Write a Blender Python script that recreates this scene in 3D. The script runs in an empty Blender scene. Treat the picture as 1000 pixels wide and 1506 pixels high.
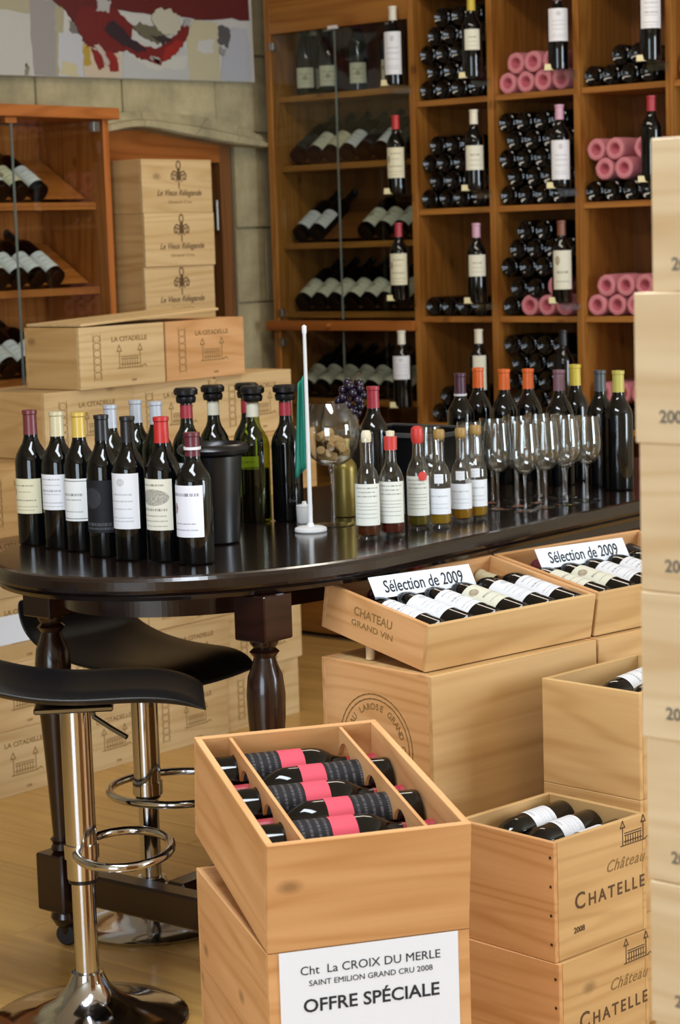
import bpy, bmesh, math, random
from mathutils import Vector, Matrix
random.seed(7)
scene = bpy.context.scene
C = scene.collection
PI = math.pi
rad = math.radians

# ------------------------------------------------------------------ camera
def camera():
    y, p, r = rad(40.0), math.atan(398 / 3100), rad(1.8)
    fwd = Vector((-math.sin(y) * math.cos(p), math.cos(y) * math.cos(p), -math.sin(p)))
    right0 = Vector((math.cos(y), math.sin(y), 0))
    up0 = right0.cross(fwd)
    right = right0 * math.cos(r) - up0 * math.sin(r)
    up = up0 * math.cos(r) + right0 * math.sin(r)
    cam = bpy.data.cameras.new('camera')
    o = bpy.data.objects.new('camera', cam)
    C.objects.link(o)
    m = Matrix((right, up, -fwd)).transposed().to_4x4()
    m.translation = (0, 0, 1.60)
    o.matrix_world = m
    cam.sensor_fit = 'VERTICAL'
    cam.sensor_height = 23.6
    cam.sensor_width = 15.67
    cam.lens = 3100 / 1506 * 23.6
    cam.clip_start = 0.05
    cam.dof.use_dof = True
    cam.dof.focus_distance = 4.1
    cam.dof.aperture_fstop = 5.0
    scene.camera = o
camera()

# ------------------------------------------------------------------ world, light, exposure
w = bpy.data.worlds.new('world')
scene.world = w
w.use_nodes = True
w.node_tree.nodes['Background'].inputs[0].default_value = (0.80, 0.88, 1.0, 1)
w.node_tree.nodes['Background'].inputs[1].default_value = 1.0
scene.view_settings.view_transform = 'Standard'
scene.view_settings.look = 'None'
scene.view_settings.gamma = 1.0
scene.view_settings.use_curve_mapping = False
scene.view_settings.exposure = 0.0

def area(name, loc, rot, sx, sy, power, col):
    l = bpy.data.lights.new(name, 'AREA')
    l.shape = 'RECTANGLE'
    l.size, l.size_y, l.energy, l.color = sx, sy, power, col
    o = bpy.data.objects.new(name, l)
    o.location, o.rotation_euler = loc, rot
    C.objects.link(o)
    return o
area('shop_window_daylight', (2.52, 5.45, 1.62), (0, rad(90), 0), 2.0, 1.5, 178, (0.76, 0.88, 1.0))
area('street_door_daylight', (-0.7, -2.40, 1.45), (rad(90), 0, 0), 2.6, 2.2, 135, (0.72, 0.86, 1.0))
area('overhead_fill', (-2.25, 2.1, 3.03), (0, 0, 0), 1.8, 0.6, 82, (0.84, 0.92, 1.0))  # added cool fill from above to brighten the near cases, not a known lamp
area('overhead_fill', (-3.9, 5.3, 3.03), (0, 0, 0), 1.6, 0.4, 22, (1.0, 0.90, 0.76))  # added warm ambient fill above the far table end, no lamp known there

# ------------------------------------------------------------------ materials
MATS = {}
def new_mat(name):
    m = bpy.data.materials.new(name)
    m.use_nodes = True
    nt = m.node_tree
    return m, nt, nt.nodes['Principled BSDF']
def srgb(h):
    v = [int(h[i:i + 2], 16) / 255 for i in (0, 2, 4)]
    return tuple((c / 12.92 if c <= .04045 else ((c + .055) / 1.055) ** 2.4) for c in v) + (1,)
def plain(name, col, rough=0.5, metal=0.0, coat=0.0, spec=0.5, trans=0.0, bump=0.0, bscale=200):
    if name in MATS: return MATS[name]
    m, nt, b = new_mat(name)
    b.inputs['Base Color'].default_value = srgb(col)
    b.inputs['Roughness'].default_value = rough
    b.inputs['Metallic'].default_value = metal
    b.inputs['Coat Weight'].default_value = coat
    b.inputs['Coat Roughness'].default_value = 0.06
    b.inputs['Specular IOR Level'].default_value = spec
    b.inputs['Transmission Weight'].default_value = trans
    if bump:
        tc = nt.nodes.new('ShaderNodeTexCoord'); n = nt.nodes.new('ShaderNodeTexNoise'); bp = nt.nodes.new('ShaderNodeBump')
        n.inputs['Scale'].default_value = bscale
        nt.links.new(tc.outputs['Object'], n.inputs['Vector'])
        nt.links.new(n.outputs['Fac'], bp.inputs['Height'])
        bp.inputs['Strength'].default_value = bump
        bp.inputs['Distance'].default_value = 0.004
        nt.links.new(bp.outputs['Normal'], b.inputs['Normal'])
    MATS[name] = m
    return m
def wood(name, light, dark, rough=0.55, grain=(1.6, 26, 26), bands=0.42, knots=True, coat=0.0, vary=0.25, spec=0.35):
    """boards run along their own x axis; every board gets its own grain"""
    if name in MATS: return MATS[name]
    m, nt, b = new_mat(name)
    N, L = nt.nodes.new, nt.links.new
    tc = N('ShaderNodeTexCoord'); oi = N('ShaderNodeObjectInfo')
    sc = N('ShaderNodeVectorMath'); sc.operation = 'SCALE'
    cb = N('ShaderNodeCombineXYZ')
    mul = N('ShaderNodeMath'); mul.operation = 'MULTIPLY'; mul.inputs[1].default_value = 61.0
    L(oi.outputs['Random'], mul.inputs[0])
    for i in range(3): L(mul.outputs[0], cb.inputs[i])
    add = N('ShaderNodeVectorMath'); add.operation = 'ADD'
    L(tc.outputs['Object'], add.inputs[0]); L(cb.outputs[0], add.inputs[1])
    mp = N('ShaderNodeMapping'); mp.inputs['Scale'].default_value = grain
    L(add.outputs[0], mp.inputs['Vector'])
    n1 = N('ShaderNodeTexNoise'); n1.inputs['Scale'].default_value = 1.0; n1.inputs['Detail'].default_value = 5; n1.inputs['Distortion'].default_value = 0.6
    L(mp.outputs[0], n1.inputs['Vector'])
    mp2 = N('ShaderNodeMapping'); mp2.inputs['Scale'].default_value = (0.55, 6.5, 6.5)
    L(add.outputs[0], mp2.inputs['Vector'])
    n2 = N('ShaderNodeTexNoise'); n2.inputs['Scale'].default_value = 1.0; n2.inputs['Detail'].default_value = 1.5
    L(mp2.outputs[0], n2.inputs['Vector'])
    k = N('ShaderNodeMath'); k.operation = 'MULTIPLY'; k.inputs[1].default_value = 78.0
    L(n2.outputs['Fac'], k.inputs[0])
    sn = N('ShaderNodeMath'); sn.operation = 'SINE'; L(k.outputs[0], sn.inputs[0])
    hf = N('ShaderNodeMath'); hf.operation = 'MULTIPLY_ADD'; hf.inputs[1].default_value = 0.5; hf.inputs[2].default_value = 0.5
    L(sn.outputs[0], hf.inputs[0])
    pw = N('ShaderNodeMath'); pw.operation = 'POWER'; pw.inputs[1].default_value = 3.0; L(hf.outputs[0], pw.inputs[0])
    bm_ = N('ShaderNodeMath'); bm_.operation = 'MULTIPLY'; bm_.inputs[1].default_value = bands; L(pw.outputs[0], bm_.inputs[0])
    r1 = N('ShaderNodeMapRange'); r1.inputs[1].default_value = 0.32; r1.inputs[2].default_value = 0.72; r1.inputs[3].default_value = 0.0; r1.inputs[4].default_value = 0.62
    L(n1.outputs['Fac'], r1.inputs[0])
    ad = N('ShaderNodeMath'); ad.operation = 'ADD'; ad.use_clamp = True
    L(r1.outputs[0], ad.inputs[0]); L(bm_.outputs[0], ad.inputs[1])
    mx = N('ShaderNodeMix'); mx.data_type = 'RGBA'
    mx.inputs[6].default_value = srgb(light); mx.inputs[7].default_value = srgb(dark)
    L(ad.outputs[0], mx.inputs[0])
    col = mx.outputs[2]
    if knots:
        sx = N('ShaderNodeSeparateXYZ'); L(add.outputs[0], sx.inputs[0])
        yz = N('ShaderNodeMath'); yz.operation = 'ADD'; L(sx.outputs[1], yz.inputs[0]); L(sx.outputs[2], yz.inputs[1])
        c2 = N('ShaderNodeCombineXYZ'); L(sx.outputs[0], c2.inputs[0]); L(yz.outputs[0], c2.inputs[1])
        mp3 = N('ShaderNodeMapping'); mp3.inputs['Scale'].default_value = (1.7, 3.0, 1.0)
        L(c2.outputs[0], mp3.inputs['Vector'])
        v = N('ShaderNodeTexVoronoi'); v.voronoi_dimensions = '2D'; v.inputs['Scale'].default_value = 1.0; v.inputs['Randomness'].default_value = 1.0
        L(mp3.outputs[0], v.inputs['Vector'])
        rr = N('ShaderNodeMapRange'); rr.inputs[1].default_value = 0.012; rr.inputs[2].default_value = 0.045; rr.inputs[3].default_value = 0.6; rr.inputs[4].default_value = 0.0
        L(v.outputs['Distance'], rr.inputs[0])
        mk = N('ShaderNodeMix'); mk.data_type = 'RGBA'; mk.inputs[7].default_value = tuple(c * 0.32 for c in srgb(dark)[:3]) + (1,)
        L(rr.outputs[0], mk.inputs[0]); L(col, mk.inputs[6])
        col = mk.outputs[2]
    hv = N('ShaderNodeHueSaturation')
    vr = N('ShaderNodeMapRange'); vr.inputs[3].default_value = 1 - vary / 2; vr.inputs[4].default_value = 1 + vary / 2
    L(oi.outputs['Random'], vr.inputs[0]); L(vr.outputs[0], hv.inputs['Value']); L(col, hv.inputs['Color'])
    L(hv.outputs[0], b.inputs['Base Color'])
    b.inputs['Roughness'].default_value = rough
    b.inputs['Specular IOR Level'].default_value = spec
    b.inputs['Coat Weight'].default_value = coat
    b.inputs['Coat Roughness'].default_value = 0.12
    bp = N('ShaderNodeBump'); bp.inputs['Strength'].default_value = 0.15; bp.inputs['Distance'].default_value = 0.002
    L(n1.outputs['Fac'], bp.inputs['Height']); L(bp.outputs[0], b.inputs['Normal'])
    MATS[name] = m
    return m
def label_mat(name, paper, ink, lines, emblem=None, emblem_col=None, frame=False):
    """printed paper: rows of fine print in the label's own uv space. lines = (v, half height, half width, density)"""
    if name in MATS: return MATS[name]
    m, nt, b = new_mat(name)
    N, L = nt.nodes.new, nt.links.new
    uv = N('ShaderNodeTexCoord'); sp = N('ShaderNodeSeparateXYZ'); L(uv.outputs['UV'], sp.inputs[0])
    def mth(op, a, bb, clamp=False):
        n = N('ShaderNodeMath'); n.operation = op; n.use_clamp = clamp
        for i, q in enumerate((a, bb)):
            if q is None: continue
            if isinstance(q, (int, float)): n.inputs[i].default_value = q
            else: L(q, n.inputs[i])
        return n.outputs[0]
    du = mth('ABSOLUTE', mth('SUBTRACT', sp.outputs[0], 0.5), None)
    total = None
    for i, (v0, hh, hw, dens) in enumerate(lines):
        nz = N('ShaderNodeTexNoise'); nz.noise_dimensions = '1D'; nz.inputs['Scale'].default_value = 1.0; nz.inputs['Detail'].default_value = 0
        L(mth('MULTIPLY_ADD', sp.outputs[0], dens), nz.inputs['W'])
        nz.inputs['W'].links[0].from_node.inputs[2].default_value = i * 13.7
        a = mth('LESS_THAN', mth('ABSOLUTE', mth('SUBTRACT', sp.outputs[1], v0), None), hh)
        c = mth('LESS_THAN', du, hw)
        g = mth('GREATER_THAN', nz.outputs['Fac'], 0.46)
        q = mth('MULTIPLY', mth('MULTIPLY', a, c), g)
        total = q if total is None else mth('MAXIMUM', total, q)
    if frame:
        dv = mth('ABSOLUTE', mth('SUBTRACT', sp.outputs[1], 0.5), None)
        e = mth('MAXIMUM', mth('DIVIDE', du, 0.5), mth('DIVIDE', dv, 0.5))
        q = mth('MULTIPLY', mth('GREATER_THAN', e, 0.86), mth('LESS_THAN', e, 0.91))
        total = q if total is None else mth('MAXIMUM', total, q)
    mx = N('ShaderNodeMix'); mx.data_type = 'RGBA'
    mx.inputs[6].default_value = srgb(paper); mx.inputs[7].default_value = srgb(ink)
    if total is not None: L(mth('MULTIPLY', total, 0.75), mx.inputs[0])
    else: mx.inputs[0].default_value = 0
    col = mx.outputs[2]
    if emblem:
        u0, v0, ru, rv = emblem
        ex = mth('POWER', mth('DIVIDE', mth('SUBTRACT', sp.outputs[0], u0), ru), 2)
        ey = mth('POWER', mth('DIVIDE', mth('SUBTRACT', sp.outputs[1], v0), rv), 2)
        nz = N('ShaderNodeTexNoise'); nz.inputs['Scale'].default_value = 22; L(uv.outputs['UV'], nz.inputs['Vector'])
        ins = mth('LESS_THAN', mth('ADD', ex, ey), 1.0)
        f = mth('MULTIPLY', ins, mth('MULTIPLY', nz.outputs['Fac'], 1.25, True))
        m2 = N('ShaderNodeMix'); m2.data_type = 'RGBA'; m2.inputs[7].default_value = srgb(emblem_col)
        L(f, m2.inputs[0]); L(col, m2.inputs[6]); col = m2.outputs[2]
    L(col, b.inputs['Base Color'])
    b.inputs['Roughness'].default_value = 0.62
    b.inputs['Specular IOR Level'].default_value = 0.3
    MATS[name] = m
    return m
def thin_glass(name, tint=(0.96, 0.98, 0.97), rough=0.01, ior=1.5, gain=1.0):
    if name in MATS: return MATS[name]
    m = bpy.data.materials.new(name); m.use_nodes = True
    nt = m.node_tree; nt.nodes.clear()
    N, L = nt.nodes.new, nt.links.new
    out = N('ShaderNodeOutputMaterial'); t = N('ShaderNodeBsdfTransparent'); g = N('ShaderNodeBsdfGlossy'); f = N('ShaderNodeLayerWeight'); mx = N('ShaderNodeMixShader')
    t.inputs[0].default_value = tint + (1,)
    g.inputs['Roughness'].default_value = rough
    f.inputs['Blend'].default_value = 0.5
    p5 = N('ShaderNodeMath'); p5.operation = 'POWER'; p5.inputs[1].default_value = 5.0
    k = N('ShaderNodeMath'); k.operation = 'MULTIPLY_ADD'; k.inputs[1].default_value = 0.9 * gain; k.inputs[2].default_value = 0.045 * gain; k.use_clamp = True
    L(f.outputs['Facing'], p5.inputs[0]); L(p5.outputs[0], k.inputs[0]); L(k.outputs[0], mx.inputs[0]); L(t.outputs[0], mx.inputs[1]); L(g.outputs[0], mx.inputs[2]); L(mx.outputs[0], out.inputs[0])
    MATS[name] = m
    return m

PINE = wood('pine case boards', 'd6b888', 'bd9a66', vary=0.12)
PINE_O = wood('orange pine case boards', 'dba874', 'bf8850', vary=0.10)
PINE_P = wood('pale pine case boards', 'dcc5a0', 'c6a67a', vary=0.06)
PINE_T = wood('tan case boards', 'd2ac76', 'b68c56', vary=0.10)
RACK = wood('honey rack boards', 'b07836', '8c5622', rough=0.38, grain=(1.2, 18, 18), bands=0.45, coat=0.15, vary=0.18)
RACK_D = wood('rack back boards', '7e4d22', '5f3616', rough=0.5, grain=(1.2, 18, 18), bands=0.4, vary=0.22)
CAB = wood('cabinet boards', 'b06a30', '8c4c1c', rough=0.4, grain=(1.2, 16, 16), bands=0.5, coat=0.12, vary=0.2)
DARK = wood('mahogany', '2a130c', '160906', rough=0.26, grain=(2, 30, 30), bands=0.3, knots=False, coat=0.5, vary=0.08)
TABLE = wood('table top mahogany', '1d110d', '120a08', rough=0.20, grain=(2, 30, 30), bands=0.3, knots=False, coat=0.6, vary=0.0)
OAK = wood('oak floor planks', 'cba05c', 'b0864a', rough=0.34, grain=(1.1, 20, 20), bands=0.3, knots=False, coat=0.15, vary=0.10)
DOORW = wood('old door wood', '8a5a30', '5f3a1c', rough=0.5, vary=0.1)
INK = plain('burnt brand ink', '5a4022', 0.8)
INK_L = plain('faded brand ink', '8a6a3a', 0.8)
INK_G = plain('grey stencil ink', '6f6557', 0.8)
INK_B = plain('black print', '23262e', 0.7)
INK_S = plain('grey print', '6e7380', 0.7)
STONE = None
BLACKGLASS = plain('dark wine glass', '050607', 0.06, spec=0.5)
BROWNGLASS = plain('dark green wine glass', '0b1006', 0.06, spec=0.5)
GREENGLASS = None
CHROME = plain('chrome', 'c9c9cc', 0.10, 1.0)
CHROME_D = plain('dark chrome', '8e8e92', 0.12, 1.0)
LEATHER = plain('black leather', '0c0c0e', 0.42, bump=0.12, bscale=350)
BLACKP = plain('black plastic', '0d0d0f', 0.32)
WHITEP = plain('white plastic', 'e6e6e6', 0.4)
PAPER = plain('white paper', 'ebf1fb', 0.7)
PINK = plain('pink tissue', 'cf828c', 0.8, bump=0.35, bscale=70)
PINK_D = plain('deep pink tissue', 'b55a68', 0.85, bump=0.35, bscale=90)
STEEL = plain('brushed steel', 'a9a9a4', 0.35, 1.0)
CORK = plain('cork', 'b8935f', 0.8, bump=0.2, bscale=250)
GLASS = thin_glass('clear glass', (0.975, 0.985, 0.98), rough=0.05, gain=1.9)
PANE = thin_glass('cabinet pane', (0.93, 0.96, 0.94), gain=0.8)
PANE_EDGE = plain('glass pane edge', '7d8780', 0.15, spec=0.6)
GREENGLASS = thin_glass('green bottle glass', (0.50, 0.58, 0.10), rough=0.03, gain=1.2)
PLEX = thin_glass('clear acrylic', (0.95, 0.97, 0.97), gain=1.2)

# ------------------------------------------------------------------ mesh helpers
MESH = {}
def mesh_from(name, verts, faces, smooth=False, uvs=None):
    me = bpy.data.meshes.new(name)
    me.from_pydata(verts, [], faces)
    if smooth:
        for p in me.polygons: p.use_smooth = True
        me.update(); me.set_sharp_from_angle(angle=rad(38))
    if uvs:
        l = me.uv_layers.new(name='uv')
        for lp in me.loops: l.data[lp.index].uv = uvs[lp.vertex_index]
    me.update()
    return me
def board(L, T, H, bev=0.0012):
    """board with its long axis on x (0..L), thickness on y (0..T), height on z (0..H)"""
    key = ('board', round(L, 4), round(T, 4), round(H, 4), bev)
    if key in MESH: return MESH[key]
    bm = bmesh.new()
    bmesh.ops.create_cube(bm, size=1)
    for v in bm.verts: v.co = Vector(((v.co.x + .5) * L, (v.co.y + .5) * T, (v.co.z + .5) * H))
    if bev: bmesh.ops.bevel(bm, geom=bm.edges[:], offset=bev, segments=1, affect='EDGES')
    me = bpy.data.meshes.new('board'); bm.to_mesh(me); bm.free()
    MESH[key] = me
    return me
def lathe(profile, seg=24, smooth=True, key=None, ang=None):
    if key and key in MESH: return MESH[key]
    vs, fs = [], []
    idx = []
    for r, z in profile:
        if r < 1e-6:
            idx.append([len(vs)] * seg); vs.append((0, 0, z))
        else:
            idx.append(list(range(len(vs), len(vs) + seg)))
            for i in range(seg):
                a = 2 * PI * i / seg
                vs.append((r * math.cos(a), r * math.sin(a), z))
    for a, b in zip(idx, idx[1:]):
        for i in range(seg):
            j = (i + 1) % seg
            q = [a[i], a[j], b[j], b[i]]
            u = []
            for t in q:
                if t not in u: u.append(t)
            if len(u) >= 3: fs.append(u)
    me = mesh_from('lathe', vs, fs, smooth)
    if key: MESH[key] = me
    return me
def tube_mesh(path, r, seg=10, closed=False, smooth=True):
    """round bar along a list of points; r may be a list"""
    n = len(path); P = [Vector(p) for p in path]
    vs, fs = [], []
    prev = None
    for i in range(n):
        if closed: t = (P[(i + 1) % n] - P[i - 1])
        else: t = P[min(i + 1, n - 1)] - P[max(i - 1, 0)]
        t.normalize()
        if prev is None:
            nrm = t.orthogonal().normalized()
        else:
            nrm = (prev - t * prev.dot(t)).normalized()
        prev = nrm
        bn = t.cross(nrm)
        rr = r[i] if isinstance(r, (list, tuple)) else r
        for k in range(seg):
            a = 2 * PI * k / seg
            vs.append(tuple(P[i] + (nrm * math.cos(a) + bn * math.sin(a)) * rr))
    m = n if closed else n - 1
    for i in range(m):
        for k in range(seg):
            a, b = i * seg + k, i * seg + (k + 1) % seg
            c, d = ((i + 1) % n) * seg + (k + 1) % seg, ((i + 1) % n) * seg + k
            fs.append((a, b, c, d))
    if not closed:
        fs.append(tuple(range(seg))[::-1]); fs.append(tuple((n - 1) * seg + k for k in range(seg)))
    return mesh_from('tube', vs, fs, smooth)
def prism(poly, z0, z1, smooth=False):
    n = len(poly)
    vs = [(x, y, z0) for x, y in poly] + [(x, y, z1) for x, y in poly]
    fs = [tuple(range(n))[::-1], tuple(range(n, 2 * n))]
    for i in range(n):
        j = (i + 1) % n
        fs.append((i, j, n + j, n + i))
    return mesh_from('prism', vs, fs, smooth)
def rings(outline_fn, layers, smooth=False):
    """stack of outlines: outline_fn(offset) -> list of (x,y); layers = [(offset, z)...]"""
    vs, fs = [], []
    n = None
    for off, z in layers:
        o = outline_fn(off); n = len(o)
        vs += [(x, y, z) for x, y in o]
    for k in range(len(layers) - 1):
        for i in range(n):
            j = (i + 1) % n
            fs.append((k * n + i, k * n + j, (k + 1) * n + j, (k + 1) * n + i))
    fs.append(tuple(range(n))[::-1]); fs.append(tuple((len(layers) - 1) * n + i for i in range(n)))
    return mesh_from('rings', vs, fs, smooth)
def text_mesh(s, size, bold=0.0, align='CENTER', shear=0.0, spacing=1.0, width=None):
    key = ('text', s, size, bold, align, shear, spacing, width)
    if key in MESH: return MESH[key]
    cu = bpy.data.curves.new('t', 'FONT')
    cu.body = s; cu.size = size; cu.align_x = align; cu.align_y = 'CENTER'; cu.extrude = 0.0004; cu.shear = shear
    cu.offset = bold; cu.space_character = spacing; cu.resolution_u = 3
    o = bpy.data.objects.new('t', cu); C.objects.link(o)
    dg = bpy.context.evaluated_depsgraph_get(); dg.update()
    me = bpy.data.meshes.new_from_object(o.evaluated_get(dg))
    me.materials.clear()
    bpy.data.objects.remove(o); bpy.data.curves.remove(cu)
    if width:
        xs = [v.co.x for v in me.vertices]; k = width / (max(xs) - min(xs))
        for v in me.vertices: v.co.x *= k
    MESH[key] = me
    return me
def strokes_mesh(key, polys, wd):
    """flat ribbons (drawn marks) in the xy plane"""
    key = ('strokes', key)
    if key in MESH: return MESH[key]
    vs, fs = [], []
    for pl in polys:
        for (x0, y0), (x1, y1) in zip(pl, pl[1:]):
            d = math.hypot(x1 - x0, y1 - y0)
            if d < 1e-6: continue
            nx, ny = -(y1 - y0) / d * wd / 2, (x1 - x0) / d * wd / 2
            ex, ey = (x1 - x0) / d * wd * .4, (y1 - y0) / d * wd * .4
            b = len(vs)
            q = [(x0 - ex + nx, y0 - ey + ny), (x0 - ex - nx, y0 - ey - ny), (x1 + ex - nx, y1 + ey - ny), (x1 + ex + nx, y1 + ey + ny)]
            vs += [(x, y, 0) for x, y in q] + [(x, y, 0.0004) for x, y in q]
            fs += [(b + 4, b + 5, b + 6, b + 7), (b, b + 1, b + 5, b + 4), (b + 1, b + 2, b + 6, b + 5), (b + 2, b + 3, b + 7, b + 6), (b + 3, b, b + 4, b + 7)]
    me = mesh_from('strokes', vs, fs)
    MESH[key] = me
    return me
def circle(cx, cy, rx, ry, n=24, a0=0, a1=2 * PI):
    return [(cx + rx * math.cos(a0 + (a1 - a0) * i / n), cy + ry * math.sin(a0 + (a1 - a0) * i / n)) for i in range(n + 1)]

def obj(name, me, mat=None, parent=None, loc=(0, 0, 0), rot=(0, 0, 0), M=None):
    if mat is not None and (len(me.materials) == 0 or me.materials[0] != mat):
        if len(me.materials) == 0: me.materials.append(mat)
        else:
            key = (me.name, mat.name)
            if key not in MESH:
                c = me.copy(); c.materials.clear(); c.materials.append(mat); MESH[key] = c
            me = MESH[key]
    o = bpy.data.objects.new(name, me)
    C.objects.link(o)
    if parent is not None: o.parent = parent
    if M is not None: o.matrix_local = M
    else: o.location = loc; o.rotation_euler = rot
    return o
def tag(o, label, cat, group=None):
    o['label'] = label; o['category'] = cat
    if group: o['group'] = group
    return o
def thing(name, label, cat, group=None, loc=(0, 0, 0), rotz=0.0, M=None):
    o = bpy.data.objects.new(name, None); C.objects.link(o)
    o.empty_display_size = 0.05
    if M is not None: o.matrix_world = M
    else: o.location = loc; o.rotation_euler = (0, 0, rotz)
    return tag(o, label, cat, group)
def struct(name, me, mat=None, **k):
    o = obj(name, me, mat, **k)
    o['kind'] = 'structure'
    return o
def empty_struct(name, loc=(0, 0, 0)):
    o = bpy.data.objects.new(name, None); C.objects.link(o); o.location = loc; o['kind'] = 'structure'
    return o
def slab(name, mat, parent, x0, x1, y0, y1, z0, z1, axis='x', bev=0.0012):
    """board given by its extents; axis = the direction its grain runs along"""
    dx, dy, dz = x1 - x0, y1 - y0, z1 - z0
    if axis == 'x': return obj(name, board(dx, dy, dz, bev), mat, parent, (x0, y0, z0))
    if axis == 'y': return obj(name, board(dy, dx, dz, bev), mat, parent, (x1, y0, z0), (0, 0, PI / 2))
    return obj(name, board(dz, dy, dx, bev), mat, parent, (x1, y0, z0), (0, -PI / 2, 0))

# ------------------------------------------------------------------ the room
RX0, RX1, RY0, RY1, RZ = -5.86, 2.60, -2.50, 6.90, 3.05
fl = struct('floor', mesh_from('floor', [(x, y, z) for z in (-.112, -.0125) for y in (RY0 - .3, RY1 + .3) for x in (RX0 - .3, RX1 + .3)], [(0, 2, 3, 1), (4, 5, 7, 6), (0, 1, 5, 4), (2, 6, 7, 3), (0, 4, 6, 2), (1, 3, 7, 5)]), plain('floor screed', '5a4326', 0.7))
rnd = random.Random(3)
yy = 2.0
row = 0
while yy < 6.4:
    x = -5.84 + (row * 0.37) % 1.2 - 1.2
    while x < -1.0:
        x0, x1 = max(x, -5.84), min(x + 1.2, -1.0)
        if x1 - x0 > 0.02:
            o = obj('plank', board(round(x1 - x0, 3) - 0.0015, 0.1285, 0.012, 0.0008), OAK, fl)
            o.location = Vector((x0, yy, -0.012))
        x += 1.2
    yy += 0.13; row += 1
fl2 = obj('floor_edge', board(RX1 + 1.0, RY1 - RY0, 0.012, 0), OAK, None, (-1.0, RY0, -0.012)); fl2['kind'] = 'structure'; fl2.name = 'floor_front'
fl3 = obj('floor_back', board(4.86, 2.0 - RY0, 0.012, 0), OAK, None, (RX0, RY0, -0.012)); fl3['kind'] = 'structure'
fl4 = obj('floor_side', board(4.86, 0.32, 0.012, 0), OAK, None, (RX0, 6.58, -0.012)); fl4['kind'] = 'structure'
PLASTER = plain('warm plaster', 'cfc3a8', 0.85, bump=0.1, bscale=40)
CEILM = plain('ceiling white', 'd8d2c2', 0.9)
struct('ceiling', board(RX1 - RX0 + .6, RY1 - RY0 + .6, 0.1, 0), CEILM, loc=(RX0 - .3, RY0 - .3, RZ))
struct('wall_back', board(RX1 - RX0 + .6, 0.2, RZ, 0), PLASTER, loc=(RX0 - .3, RY1, 0))
def wall_with_hole(name, horiz, fixed, a0, a1, h0, h1, b0, b1, mat, t):
    """wall plane with one rectangular opening, built of four pieces in one mesh"""
    vs, fs = [], []
    def bx(u0, u1, z0, z1):
        b = len(vs)
        lo, hi = fixed, fixed + t
        if horiz: P = [(u, v, z) for z in (z0, z1) for v in (lo, hi) for u in (u0, u1)]
        else: P = [(v, u, z) for z in (z0, z1) for u in (u0, u1) for v in (lo, hi)]
        vs.extend(P)
        for f in ((0, 1, 3, 2), (4, 6, 7, 5), (0, 4, 5, 1), (2, 3, 7, 6), (0, 2, 6, 4), (1, 5, 7, 3)): fs.append(tuple(b + i for i in f))
    bx(a0, b0, 0, RZ); bx(b1, a1, 0, RZ); bx(b0, b1, 0, h0); bx(b0, b1, h1, RZ)
    return struct(name, mesh_from(name, vs, fs), mat)
wall_with_hole('wall_right', False, RX1, RY0 - .2, RY1 + .2, 0.6, 2.65, 4.68, 6.22, PLASTER, 0.25)
wall_with_hole('wall_front', True, RY0 - .25, RX0 - .3, RX1 + .25, 0.1, 2.6, -2.0, 0.6, PLASTER, 0.25)
wf = empty_struct('window_1')
for a in (4.68, 5.42, 6.16): slab('window_frame', WHITEP, wf, RX1 + .06, RX1 + .12, a, a + .06, .6, 2.65, 'y')
for a in (.6, 1.6, 2.59): slab('window_frame', WHITEP, wf, RX1 + .06, RX1 + .12, 4.68, 6.22, a, a + .06, 'y')
wf = empty_struct('window_2')
for a in (-2.0, -.73, .54): slab('window_frame', WHITEP, wf, a, a + .06, RY0 - .14, RY0 - .08, .1, 2.6)
for a in (.1, 2.54): slab('window_frame', WHITEP, wf, -2.0, .6, RY0 - .14, RY0 - .08, a, a + .06)

# stone wall with an arched doorway
def stone_mat():
    m, nt, b = new_mat('limestone')
    N, L = nt.nodes.new, nt.links.new
    tc = N('ShaderNodeTexCoord'); oi = N('ShaderNodeObjectInfo')
    n = N('ShaderNodeTexNoise'); n.inputs['Scale'].default_value = 5; n.inputs['Detail'].default_value = 8; n.inputs['Roughness'].default_value = 0.65
    L(tc.outputs['Object'], n.inputs['Vector'])
    r = N('ShaderNodeValToRGB')
    r.color_ramp.elements[0].position = 0.3; r.color_ramp.elements[0].color = srgb('8d8467')
    r.color_ramp.elements[1].position = 0.72; r.color_ramp.elements[1].color = srgb('c4b78f')
    L(n.outputs['Fac'], r.inputs[0])
    hv = N('ShaderNodeHueSaturation'); vr = N('ShaderNodeMapRange'); vr.inputs[3].default_value = .86; vr.inputs[4].default_value = 1.08
    L(oi.outputs['Random'], vr.inputs[0]); L(vr.outputs[0], hv.inputs['Value']); L(r.outputs[0], hv.inputs['Color'])
    L(hv.outputs[0], b.inputs['Base Color']); b.inputs['Roughness'].default_value = 0.9
    bp = N('ShaderNodeBump'); bp.inputs['Strength'].default_value = 0.5; bp.inputs['Distance'].default_value = 0.01
    n2 = N('ShaderNodeTexNoise'); n2.inputs['Scale'].default_value = 28; n2.inputs['Detail'].default_value = 4
    L(tc.outputs['Object'], n2.inputs['Vector']); L(n2.outputs['Fac'], bp.inputs['Height']); L(bp.outputs[0], b.inputs['Normal'])
    return m
STONE = stone_mat()
MORTAR = plain('lime mortar', '8a8068', 0.95)
OY0, OY1, OZ = 5.36, 6.385, 2.05
wl = wall_with_hole('wall_left', False, RX0 - .30, RY0 - .2, RY1 + .2, 0.0, OZ, OY0, OY1, MORTAR, 0.29)
def block(y0, y1, z0, z1, dx=0.0):
    o = slab('stone_block', STONE, wl, RX0 - .05, RX0 + dx, y0 + .003, y1 - .003, z0 + .003, z1 - .003, 'y', 0.004)
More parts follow.
